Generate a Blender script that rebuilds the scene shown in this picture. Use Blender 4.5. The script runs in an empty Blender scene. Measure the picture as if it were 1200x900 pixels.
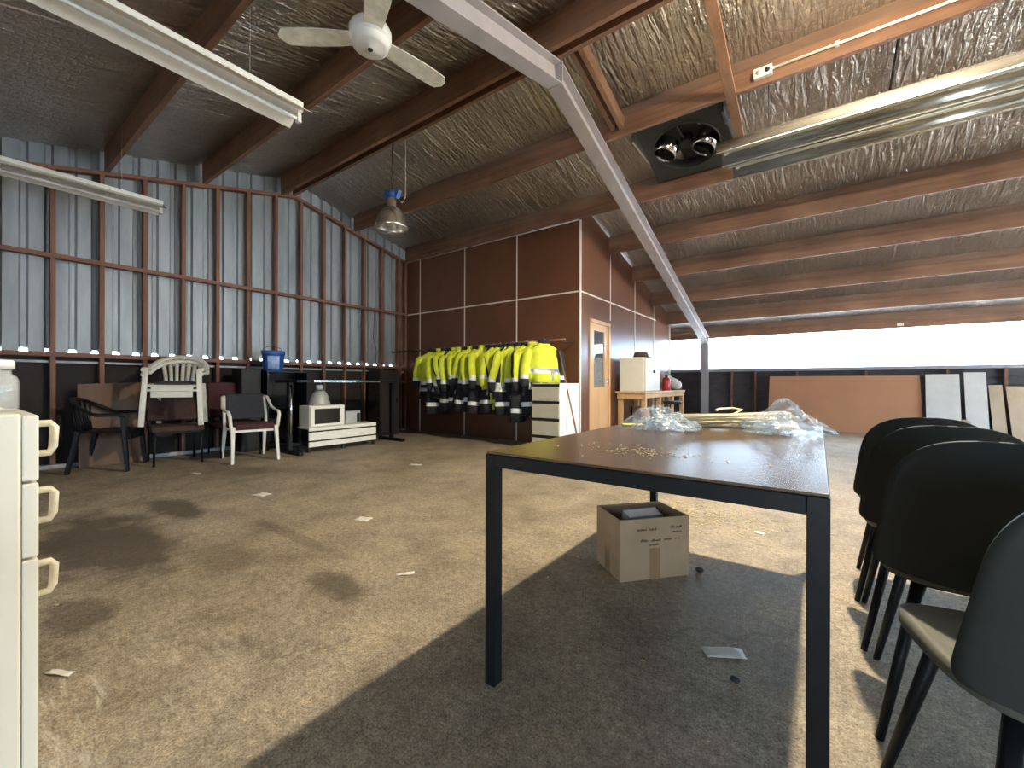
import bpy, math, random
from mathutils import Vector, Matrix, noise
random.seed(7)
PI = math.pi
R = math.radians
COL = bpy.context.scene.collection

# ------------------------------------------------------------------ materials
def new_mat(name):
    m = bpy.data.materials.new(name)
    m.use_nodes = True
    nt = m.node_tree
    return m, nt, nt.nodes, nt.links, nt.nodes['Principled BSDF']

def mat(name, col, rough=0.6, metal=0.0, var=0.15, vscale=6.0, bump=0.0, bscale=60.0, stretch=None,
        spec=0.5, alpha=1.0, emit=None, estr=0.0, trans=0.0, coat=0.0, second=None, rvar=0.0):
    m, nt, N, L, b = new_mat(name)
    b.inputs['Roughness'].default_value = rough
    b.inputs['Metallic'].default_value = metal
    b.inputs['Specular IOR Level'].default_value = spec
    b.inputs['Alpha'].default_value = alpha
    b.inputs['Transmission Weight'].default_value = trans
    b.inputs['Coat Weight'].default_value = coat
    tc = N.new('ShaderNodeTexCoord'); mp = N.new('ShaderNodeMapping')
    L.new(tc.outputs['Object'], mp.inputs['Vector'])
    if stretch: mp.inputs['Scale'].default_value = stretch
    n = N.new('ShaderNodeTexNoise'); n.inputs['Scale'].default_value = vscale
    n.inputs['Detail'].default_value = 5; n.inputs['Roughness'].default_value = 0.6
    L.new(mp.outputs['Vector'], n.inputs['Vector'])
    r = N.new('ShaderNodeValToRGB')
    r.color_ramp.elements[0].position = 0.3; r.color_ramp.elements[1].position = 0.7
    lo = [max(0, c * (1 - var)) for c in col]; hi = [min(1, c * (1 + var)) for c in col]
    if second: hi = list(second)
    r.color_ramp.elements[0].color = (*lo, 1); r.color_ramp.elements[1].color = (*hi, 1)
    L.new(n.outputs['Fac'], r.inputs['Fac']); L.new(r.outputs['Color'], b.inputs['Base Color'])
    if rvar:
        mr = N.new('ShaderNodeMapRange'); mr.inputs['To Min'].default_value = rough - rvar; mr.inputs['To Max'].default_value = rough + rvar
        L.new(n.outputs['Fac'], mr.inputs['Value']); L.new(mr.outputs['Result'], b.inputs['Roughness'])
    if bump:
        n2 = N.new('ShaderNodeTexNoise'); n2.inputs['Scale'].default_value = bscale; n2.inputs['Detail'].default_value = 4
        L.new(mp.outputs['Vector'], n2.inputs['Vector'])
        bp = N.new('ShaderNodeBump'); bp.inputs['Strength'].default_value = bump; bp.inputs['Distance'].default_value = 0.01
        L.new(n2.outputs['Fac'], bp.inputs['Height']); L.new(bp.outputs['Normal'], b.inputs['Normal'])
    if emit:
        b.inputs['Emission Color'].default_value = (*emit, 1); b.inputs['Emission Strength'].default_value = estr
    return m

def wood(name, dark, light, axis='X', rough=0.6, grain=22.0, bump=0.15):
    """timber with grain running along one axis"""
    m, nt, N, L, b = new_mat(name)
    tc = N.new('ShaderNodeTexCoord'); mp = N.new('ShaderNodeMapping')
    L.new(tc.outputs['Object'], mp.inputs['Vector'])
    s = [grain, grain, grain]; s['XYZ'.index(axis)] = grain * 0.05
    mp.inputs['Scale'].default_value = s
    n = N.new('ShaderNodeTexNoise'); n.inputs['Scale'].default_value = 1.0; n.inputs['Detail'].default_value = 6
    n.inputs['Distortion'].default_value = 0.6
    L.new(mp.outputs['Vector'], n.inputs['Vector'])
    n2 = N.new('ShaderNodeTexNoise'); n2.inputs['Scale'].default_value = 1.7; n2.inputs['Detail'].default_value = 3
    L.new(tc.outputs['Object'], n2.inputs['Vector'])
    mx = N.new('ShaderNodeMath'); mx.operation = 'MULTIPLY_ADD'; mx.inputs[1].default_value = 0.5
    mx2 = N.new('ShaderNodeMath'); mx2.operation = 'MULTIPLY'; mx2.inputs[1].default_value = 0.5
    L.new(n2.outputs['Fac'], mx2.inputs[0]); L.new(n.outputs['Fac'], mx.inputs[0]); L.new(mx2.outputs[0], mx.inputs[2])
    r = N.new('ShaderNodeValToRGB'); r.color_ramp.elements[0].position = 0.33; r.color_ramp.elements[1].position = 0.66
    r.color_ramp.elements[0].color = (*dark, 1); r.color_ramp.elements[1].color = (*light, 1)
    L.new(mx.outputs[0], r.inputs['Fac']); L.new(r.outputs['Color'], b.inputs['Base Color'])
    b.inputs['Roughness'].default_value = rough
    bp = N.new('ShaderNodeBump'); bp.inputs['Strength'].default_value = bump; bp.inputs['Distance'].default_value = 0.004
    L.new(n.outputs['Fac'], bp.inputs['Height']); L.new(bp.outputs['Normal'], b.inputs['Normal'])
    return m

def concrete():
    m, nt, N, L, b = new_mat('concrete_floor')
    tc = N.new('ShaderNodeTexCoord')
    def noi(scale, det=6, rough=0.6, dist=0.0, sc=None):
        n = N.new('ShaderNodeTexNoise'); n.inputs['Scale'].default_value = scale; n.inputs['Detail'].default_value = det
        n.inputs['Roughness'].default_value = rough; n.inputs['Distortion'].default_value = dist
        if sc:
            mp = N.new('ShaderNodeMapping'); mp.inputs['Scale'].default_value = sc
            L.new(tc.outputs['Object'], mp.inputs['Vector']); L.new(mp.outputs['Vector'], n.inputs['Vector'])
        else:
            L.new(tc.outputs['Object'], n.inputs['Vector'])
        return n
    def ramp(src, stops):
        r = N.new('ShaderNodeValToRGB'); e = r.color_ramp.elements
        e[0].position, e[0].color = stops[0][0], (*stops[0][1], 1); e[1].position, e[1].color = stops[-1][0], (*stops[-1][1], 1)
        for p, c in stops[1:-1]:
            k = e.new(p); k.color = (*c, 1)
        L.new(src, r.inputs['Fac']); return r
    def mix(fac, a, bb, mode='MIX'):
        x = N.new('ShaderNodeMix'); x.data_type = 'RGBA'; x.blend_type = mode
        if isinstance(fac, float): x.inputs[0].default_value = fac
        else: L.new(fac, x.inputs[0])
        L.new(a, x.inputs[6])
        if isinstance(bb, tuple): x.inputs[7].default_value = (*bb, 1)
        else: L.new(bb, x.inputs[7])
        return x.outputs[2]
    big = noi(0.55, 7, 0.62, 0.8)
    base = ramp(big.outputs['Fac'], [(0.3, (0.235, 0.195, 0.145)), (0.5, (0.33, 0.28, 0.215)), (0.72, (0.41, 0.355, 0.275))]).outputs['Color']
    mid = noi(3.2, 8, 0.68, 0.3)
    c = mix(1.0, base, ramp(mid.outputs['Fac'], [(0.28, (0.55, 0.54, 0.52)), (0.52, (1, 1, 1)), (0.75, (1.3, 1.27, 1.2))]).outputs['Color'], 'MULTIPLY')
    fine = noi(38, 6, 0.72)
    c = mix(1.0, c, ramp(fine.outputs['Fac'], [(0.3, (0.55, 0.55, 0.55)), (0.5, (1, 1, 1)), (0.70, (1.45, 1.43, 1.38))]).outputs['Color'], 'MULTIPLY')
    grit = noi(150, 3, 0.7)
    c = mix(1.0, c, ramp(grit.outputs['Fac'], [(0.33, (0.45, 0.45, 0.45)), (0.5, (1, 1, 1)), (0.68, (1.55, 1.52, 1.46))]).outputs['Color'], 'MULTIPLY')
    # oil stains with their own places and ragged outlines
    warp = noi(3.6, 9, 0.72)
    for (x, y, rx, ry, k) in [(-3.55, 0.62, 0.75, 0.28, 0.75), (-4.05, 1.1, 0.38, 0.13, 0.7), (-2.75, 0.95, 0.35, 0.13, 0.35), (-1.85, 1.15, 0.20, 0.10, 0.65),
                              (-2.5, 0.35, 0.2, 0.1, 0.55), (-5.2, 2.0, 0.5, 0.2, 0.3), (-2.75, 1.35, 0.5, 0.05, 0.35), (-1.0, 4.3, 0.9, 0.4, 0.25), (0.5, 7.5, 1.5, 0.7, 0.2)]:
        s = N.new('ShaderNodeVectorMath'); s.operation = 'SUBTRACT'; s.inputs[1].default_value = (x, y, 0)
        L.new(tc.outputs['Object'], s.inputs[0])
        d = N.new('ShaderNodeVectorMath'); d.operation = 'DIVIDE'; d.inputs[1].default_value = (rx, ry, 1)
        L.new(s.outputs[0], d.inputs[0])
        ln = N.new('ShaderNodeVectorMath'); ln.operation = 'LENGTH'; L.new(d.outputs[0], ln.inputs[0])
        ad = N.new('ShaderNodeMath'); ad.operation = 'MULTIPLY_ADD'; ad.inputs[1].default_value = 2.6
        L.new(warp.outputs['Fac'], ad.inputs[0]); L.new(ln.outputs['Value'], ad.inputs[2])
        mr = N.new('ShaderNodeMapRange'); mr.inputs['From Min'].default_value = 2.55; mr.inputs['From Max'].default_value = 2.0
        mr.inputs['To Min'].default_value = 0; mr.inputs['To Max'].default_value = k
        L.new(ad.outputs[0], mr.inputs['Value'])
        c = mix(mr.outputs['Result'], c, (0.05, 0.042, 0.032))
    # pale worn scrapes near the filing cabinet
    scr = noi(1.6, 8, 0.75, 0.5, (1.0, 6.0, 1.0))
    s = N.new('ShaderNodeVectorMath'); s.operation = 'SUBTRACT'; s.inputs[1].default_value = (-1.85, 0.18, 0); L.new(tc.outputs['Object'], s.inputs[0])
    ln = N.new('ShaderNodeVectorMath'); ln.operation = 'LENGTH'; L.new(s.outputs[0], ln.inputs[0])
    mr = N.new('ShaderNodeMapRange'); mr.inputs['From Min'].default_value = 0.55; mr.inputs['From Max'].default_value = 0.1
    L.new(ln.outputs['Value'], mr.inputs['Value'])
    th = ramp(scr.outputs['Fac'], [(0.52, (0, 0, 0)), (0.62, (1, 1, 1))])
    mu = N.new('ShaderNodeMath'); mu.operation = 'MULTIPLY'; L.new(th.outputs['Color'], mu.inputs[0]); L.new(mr.outputs['Result'], mu.inputs[1])
    c = mix(mu.outputs[0], c, (0.75, 0.72, 0.66))
    # hairline cracks
    v = N.new('ShaderNodeTexVoronoi'); v.feature = 'DISTANCE_TO_EDGE'; v.inputs['Scale'].default_value = 0.28
    wv = N.new('ShaderNodeVectorMath'); wv.operation = 'ADD'
    sc = N.new('ShaderNodeVectorMath'); sc.operation = 'SCALE'; sc.inputs['Scale'].default_value = 0.5
    L.new(mid.outputs['Color'], sc.inputs[0]); L.new(tc.outputs['Object'], wv.inputs[0]); L.new(sc.outputs[0], wv.inputs[1])
    L.new(wv.outputs[0], v.inputs['Vector'])
    cr = N.new('ShaderNodeMapRange'); cr.inputs['From Min'].default_value = 0.004; cr.inputs['From Max'].default_value = 0.0
    cr.inputs['To Min'].default_value = 0; cr.inputs['To Max'].default_value = 0.45
    L.new(v.outputs['Distance'], cr.inputs['Value'])
    c = mix(cr.outputs['Result'], c, (0.09, 0.075, 0.055))
    L.new(c, b.inputs['Base Color'])
    rr = N.new('ShaderNodeMapRange'); rr.inputs['To Min'].default_value = 0.42; rr.inputs['To Max'].default_value = 0.75
    L.new(mid.outputs['Fac'], rr.inputs['Value']); L.new(rr.outputs['Result'], b.inputs['Roughness'])
    b.inputs['Specular IOR Level'].default_value = 0.35
    bp = N.new('ShaderNodeBump'); bp.inputs['Strength'].default_value = 0.35; bp.inputs['Distance'].default_value = 0.006
    L.new(fine.outputs['Fac'], bp.inputs['Height'])
    bp2 = N.new('ShaderNodeBump'); bp2.inputs['Strength'].default_value = 0.3; bp2.inputs['Distance'].default_value = 0.004
    L.new(grit.outputs['Fac'], bp2.inputs['Height']); L.new(bp.outputs['Normal'], bp2.inputs['Normal'])
    L.new(bp2.outputs['Normal'], b.inputs['Normal'])
    return m

def foil():
    """wrinkled foil insulation pressed through hexagonal wire netting"""
    m, nt, N, L, b = new_mat('roof_foil')
    tc = N.new('ShaderNodeTexCoord')
    mp = N.new('ShaderNodeMapping'); mp.inputs['Scale'].default_value = (1, 1, 0.0)
    L.new(tc.outputs['Object'], mp.inputs['Vector'])
    v = N.new('ShaderNodeTexVoronoi'); v.feature = 'DISTANCE_TO_EDGE'; v.inputs['Scale'].default_value = 17; v.inputs['Randomness'].default_value = 0.6
    L.new(mp.outputs['Vector'], v.inputs['Vector'])
    sm = N.new('ShaderNodeMapRange'); sm.interpolation_type = 'SMOOTHSTEP'; sm.inputs['From Max'].default_value = 0.22
    L.new(v.outputs['Distance'], sm.inputs['Value'])
    mp2 = N.new('ShaderNodeMapping'); mp2.inputs['Scale'].default_value = (17, 2.6, 0)
    L.new(tc.outputs['Object'], mp2.inputs['Vector'])
    n = N.new('ShaderNodeTexNoise'); n.inputs['Scale'].default_value = 1.0; n.inputs['Detail'].default_value = 5; n.inputs['Distortion'].default_value = 1.2
    L.new(mp2.outputs['Vector'], n.inputs['Vector'])
    n3 = N.new('ShaderNodeTexNoise'); n3.inputs['Scale'].default_value = 38; n3.inputs['Detail'].default_value = 3
    L.new(mp.outputs['Vector'], n3.inputs['Vector'])
    bp = N.new('ShaderNodeBump'); bp.inputs['Strength'].default_value = 0.9; bp.inputs['Distance'].default_value = 0.06
    L.new(n.outputs['Fac'], bp.inputs['Height'])
    bp2 = N.new('ShaderNodeBump'); bp2.inputs['Strength'].default_value = 0.32; bp2.inputs['Distance'].default_value = 0.009
    L.new(sm.outputs['Result'], bp2.inputs['Height']); L.new(bp.outputs['Normal'], bp2.inputs['Normal'])
    bp3 = N.new('ShaderNodeBump'); bp3.inputs['Strength'].default_value = 0.4; bp3.inputs['Distance'].default_value = 0.008
    L.new(n3.outputs['Fac'], bp3.inputs['Height']); L.new(bp2.outputs['Normal'], bp3.inputs['Normal'])
    L.new(bp3.outputs['Normal'], b.inputs['Normal'])
    nb = N.new('ShaderNodeTexNoise'); nb.inputs['Scale'].default_value = 1.1; nb.inputs['Detail'].default_value = 6
    L.new(tc.outputs['Object'], nb.inputs['Vector'])
    r = N.new('ShaderNodeValToRGB'); r.color_ramp.elements[0].position = 0.3; r.color_ramp.elements[1].position = 0.7
    r.color_ramp.elements[0].color = (0.47, 0.42, 0.38, 1); r.color_ramp.elements[1].color = (0.66, 0.61, 0.55, 1)
    L.new(nb.outputs['Fac'], r.inputs['Fac'])
    wi = N.new('ShaderNodeMapRange'); wi.inputs['From Min'].default_value = 0.0; wi.inputs['From Max'].default_value = 0.05
    wi.inputs['To Min'].default_value = 0.78; wi.inputs['To Max'].default_value = 1.0
    L.new(v.outputs['Distance'], wi.inputs['Value'])
    mx = N.new('ShaderNodeMix'); mx.data_type = 'RGBA'; mx.blend_type = 'MULTIPLY'; mx.inputs[0].default_value = 1.0
    L.new(r.outputs['Color'], mx.inputs[6]); L.new(wi.outputs['Result'], mx.inputs[7])
    L.new(mx.outputs[2], b.inputs['Base Color'])
    b.inputs['Metallic'].default_value = 0.88
    b.inputs['Roughness'].default_value = 0.28
    return m

M = {}
M['concrete'] = concrete()
M['foil'] = foil()
M['purlin'] = wood('purlin_timber', (0.11, 0.048, 0.026), (0.25, 0.135, 0.08), 'X', 0.6)
M['packer'] = wood('packer_timber', (0.10, 0.06, 0.04), (0.20, 0.12, 0.08), 'X', 0.75)
M['stud'] = wood('stud_timber', (0.13, 0.055, 0.035), (0.26, 0.125, 0.08), 'Z', 0.7)
M['railwood'] = wood('rail_timber', (0.13, 0.055, 0.035), (0.25, 0.115, 0.075), 'Y', 0.7)
M['brace'] = wood('brace_timber', (0.15, 0.075, 0.042), (0.28, 0.16, 0.10), 'Y', 0.6)
M['pine'] = wood('pine_timber', (0.42, 0.24, 0.10), (0.62, 0.40, 0.20), 'Z', 0.5)
M['pinetop'] = wood('pine_bench_top', (0.46, 0.30, 0.16), (0.68, 0.48, 0.28), 'Y', 0.45)
M['doorwood'] = wood('door_veneer', (0.50, 0.29, 0.14), (0.64, 0.40, 0.21), 'Z', 0.35, 10, 0.03)
M['steel'] = mat('painted_steel', (0.42, 0.385, 0.39), 0.5, 0.0, 0.12, 3, 0.06, 30)
M['sheet'] = mat('zinc_sheet', (0.33, 0.37, 0.40), 0.5, 0.3, 0.22, 1.5, 0.05, 8, (3, 3, 0.6))
M['darkwall'] = mat('dark_lower_cladding', (0.02, 0.015, 0.014), 0.8, 0, 0.3, 4)
M['flash'] = mat('grey_flashing', (0.33, 0.34, 0.36), 0.5, 0.3, 0.3, 5)
M['laminate'] = mat('brown_laminate', (0.125, 0.054, 0.029), 0.30, 0, 0.14, 1.2, 0.0, spec=0.5, rvar=0.05)
M['joint'] = mat('white_joint_strip', (0.78, 0.76, 0.72), 0.4, 0, 0.05)
M['eavewall'] = mat('eave_dark_sheet', (0.06, 0.055, 0.06), 0.6, 0.0, 0.3, 3)
M['sill'] = mat('grey_sill', (0.34, 0.34, 0.38), 0.5, 0, 0.1)
M['hardboard'] = mat('hardboard_sheet', (0.50, 0.26, 0.145), 0.5, 0, 0.06, 2)
M['whiteboard'] = mat('white_panel', (0.80, 0.78, 0.74), 0.5, 0, 0.06, 4)
M['plyboard'] = wood('pale_ply', (0.56, 0.42, 0.28), (0.70, 0.56, 0.41), 'Z', 0.6, 8, 0.02)
M['glass'] = mat('door_glass', (0.10, 0.12, 0.15), 0.05, 0.0, 0.05, spec=1.0, coat=1.0)
M['black_metal'] = mat('black_powder_coat', (0.008, 0.009, 0.011), 0.45, 0, 0.2, 20, 0.05, 200, spec=0.22)
M['tabletop'] = wood('table_top_wood', (0.06, 0.037, 0.022), (0.125, 0.08, 0.048), 'Y', 0.26, 14, 0.03)
M['chair_black'] = mat('charcoal_shell', (0.030, 0.034, 0.033), 0.5, 0, 0.15, 8, 0.05, 150, spec=0.3)
M['chair_seat'] = mat('charcoal_seat', (0.11, 0.112, 0.095), 0.6, 0, 0.12, 8, 0.1, 150)
M['card'] = mat('cardboard', (0.42, 0.285, 0.17), 0.75, 0, 0.10, 5, 0.05, 40)
M['cardin'] = mat('cardboard_inside', (0.27, 0.18, 0.11), 0.8, 0, 0.10, 5)
M['tape'] = mat('packing_tape', (0.34, 0.21, 0.11), 0.25, 0, 0.08, 5)
M['ink'] = mat('box_print', (0.12, 0.075, 0.05), 0.7)
M['paper'] = mat('white_paper', (0.82, 0.80, 0.74), 0.7, 0, 0.06, 20)
M['bluegrey'] = mat('blue_grey_cover', (0.42, 0.50, 0.62), 0.4)
M['navy'] = mat('navy_fabric', (0.014, 0.016, 0.026), 0.85, 0, 0.3, 20, 0.3, 60)
M['hivis'] = mat('hi_vis_fabric', (0.68, 0.77, 0.05), 0.75, 0, 0.12, 9, 0.3, 40)
M['silver'] = mat('reflective_tape', (0.72, 0.76, 0.78), 0.4, 0.1, 0.06, 12)
M['cream'] = mat('cream_enamel', (0.83, 0.80, 0.69), 0.38, 0, 0.05, 2.5, 0.03, 10)
M['creamdirty'] = mat('worn_cream_handle', (0.74, 0.68, 0.52), 0.45, 0, 0.18, 25)
M['black'] = mat('matt_black', (0.008, 0.008, 0.009), 0.6)
M['chest_white'] = mat('white_melamine', (0.80, 0.79, 0.76), 0.4, 0, 0.03)
M['chest_front'] = mat('beige_drawer', (0.52, 0.50, 0.41), 0.45, 0, 0.05)
M['jarglass'] = mat('clear_glass', (0.9, 0.93, 0.92), 0.04, 0, 0.02, spec=0.8, alpha=0.22)
M['white_enamel'] = mat('white_enamel', (0.88, 0.86, 0.80), 0.35, 0, 0.08, 8)
M['fanwhite'] = mat('fan_white', (0.80, 0.80, 0.76), 0.35, 0, 0.05, 6)
M['fanblade'] = mat('fan_blade_grubby', (0.74, 0.72, 0.62), 0.45, 0, 0.25, 9)
M['galv'] = mat('bright_galvanised', (0.62, 0.60, 0.54), 0.24, 0.9, 0.12, 4, 0.03, 10, (0.6, 5, 5))
M['alu'] = mat('spun_aluminium', (0.70, 0.65, 0.58), 0.24, 0.9, 0.15, 10)
M['chrome'] = mat('chrome', (0.8, 0.8, 0.82), 0.12, 1.0, 0.03)
M['blue'] = mat('blue_plastic', (0.03, 0.11, 0.36), 0.45, 0, 0.2, 8)
M['lightblue'] = mat('pale_blue_label', (0.35, 0.48, 0.80), 0.5, 0, 0.25, 14)
M['acrylic'] = mat('translucent_acrylic', (0.75, 0.72, 0.66), 0.3, 0, 0.05, alpha=0.88)
M['tube'] = mat('fluorescent_tube', (0.86, 0.86, 0.84), 0.25, 0, 0.02)
M['bulb'] = mat('lit_lamp', (1, 0.95, 0.8), 0.3, 0, 0, emit=(1.0, 0.82, 0.55), estr=40)
M['darkgrey'] = mat('dark_grey_duct', (0.03, 0.032, 0.031), 0.5, 0.2, 0.3, 6)
M['socketwhite'] = mat('socket_white', (0.82, 0.81, 0.78), 0.35, 0, 0.02)
M['plasticwhite'] = mat('aged_white_plastic', (0.76, 0.73, 0.64), 0.42, 0, 0.08, 10)
M['plasticblack'] = mat('black_plastic', (0.007, 0.008, 0.011), 0.4, 0, 0.2, spec=0.2)
M['cushion'] = mat('dark_grey_cushion', (0.055, 0.052, 0.047), 0.85, 0, 0.2, 20, 0.2, 80)
M['maroon'] = mat('maroon_fabric', (0.06, 0.018, 0.02), 0.9, 0, 0.2, 18, 0.25, 90)
M['brownseat'] = mat('brown_fabric', (0.055, 0.028, 0.022), 0.9, 0, 0.2, 18, 0.25, 90)
M['slateback'] = mat('slate_fabric', (0.020, 0.022, 0.030), 0.85, 0, 0.2, 18, 0.2, 90)
M['ply'] = wood('old_ply', (0.10, 0.05, 0.025), (0.17, 0.09, 0.048), 'Z', 0.6, 6, 0.03)
M['greyapp'] = mat('grey_appliance', (0.42, 0.42, 0.38), 0.4, 0.1, 0.12, 8)
M['ovenglass'] = mat('oven_glass', (0.02, 0.02, 0.018), 0.1, 0, 0.1)
M['red'] = mat('red_enamel', (0.45, 0.02, 0.02), 0.3, 0, 0.1)
M['hat'] = mat('brown_felt', (0.10, 0.055, 0.038), 0.9, 0, 0.2, 15, 0.3, 60)
M['bag'] = mat('cream_sack', (0.66, 0.60, 0.52), 0.7, 0, 0.15, 7, 0.4, 14)
M['bagblue'] = mat('sack_print', (0.16, 0.11, 0.10), 0.7, 0, 0.2)
M['fridge'] = mat('white_appliance', (0.70, 0.69, 0.63), 0.35, 0, 0.03)
M['stick'] = wood('pale_cane', (0.50, 0.42, 0.26), (0.78, 0.70, 0.52), 'X', 0.55, 10, 0.05)
M['yellow'] = mat('yellow_card', (0.80, 0.68, 0.12), 0.6)
M['chips'] = mat('wood_chips', (0.68, 0.57, 0.30), 0.7, 0, 0.3, 30)
M['broom'] = wood('broom_timber', (0.16, 0.07, 0.035), (0.30, 0.14, 0.07), 'Z', 0.5)
M['tan'] = mat('tan_sack', (0.50, 0.36, 0.25), 0.8, 0, 0.12, 8, 0.2, 30)
M['wire'] = mat('dark_cable', (0.03, 0.03, 0.03), 0.6)
M['cord'] = mat('pale_cord', (0.55, 0.53, 0.48), 0.6)
M['ground'] = mat('outside_paving', (0.68, 0.67, 0.65), 0.8, 0, 0.10, 2)

def film():
    m, nt, N, L, b = new_mat('clear_film')
    b.inputs['Base Color'].default_value = (0.52, 0.72, 0.95, 1); b.inputs['Roughness'].default_value = 0.12
    b.inputs['Specular IOR Level'].default_value = 0.9
    tc = N.new('ShaderNodeTexCoord')
    n = N.new('ShaderNodeTexNoise'); n.inputs['Scale'].default_value = 22; n.inputs['Detail'].default_value = 4; n.inputs['Distortion'].default_value = 1.5
    L.new(tc.outputs['Object'], n.inputs['Vector'])
    r = N.new('ShaderNodeMapRange'); r.inputs['From Min'].default_value = 0.35; r.inputs['From Max'].default_value = 0.7
    r.inputs['To Min'].default_value = 0.05; r.inputs['To Max'].default_value = 0.52
    L.new(n.outputs['Fac'], r.inputs['Value']); L.new(r.outputs['Result'], b.inputs['Alpha'])
    bp = N.new('ShaderNodeBump'); bp.inputs['Strength'].default_value = 0.7; bp.inputs['Distance'].default_value = 0.01
    L.new(n.outputs['Fac'], bp.inputs['Height']); L.new(bp.outputs['Normal'], b.inputs['Normal'])
    return m
M['film'] = film()

def pane_mat():
    m, nt, N, L, b = new_mat('window_sheet')
    N.remove(b)
    t = N.new('ShaderNodeBsdfTransparent'); t.inputs['Color'].default_value = (0.97, 0.98, 1, 1)
    g = N.new('ShaderNodeBsdfGlossy'); g.inputs['Roughness'].default_value = 0.05
    mx = N.new('ShaderNodeMixShader'); mx.inputs[0].default_value = 0.05
    L.new(t.outputs[0], mx.inputs[1]); L.new(g.outputs[0], mx.inputs[2])
    L.new(mx.outputs[0], N['Material Output'].inputs['Surface'])
    return m
M['pane'] = pane_mat()

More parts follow.
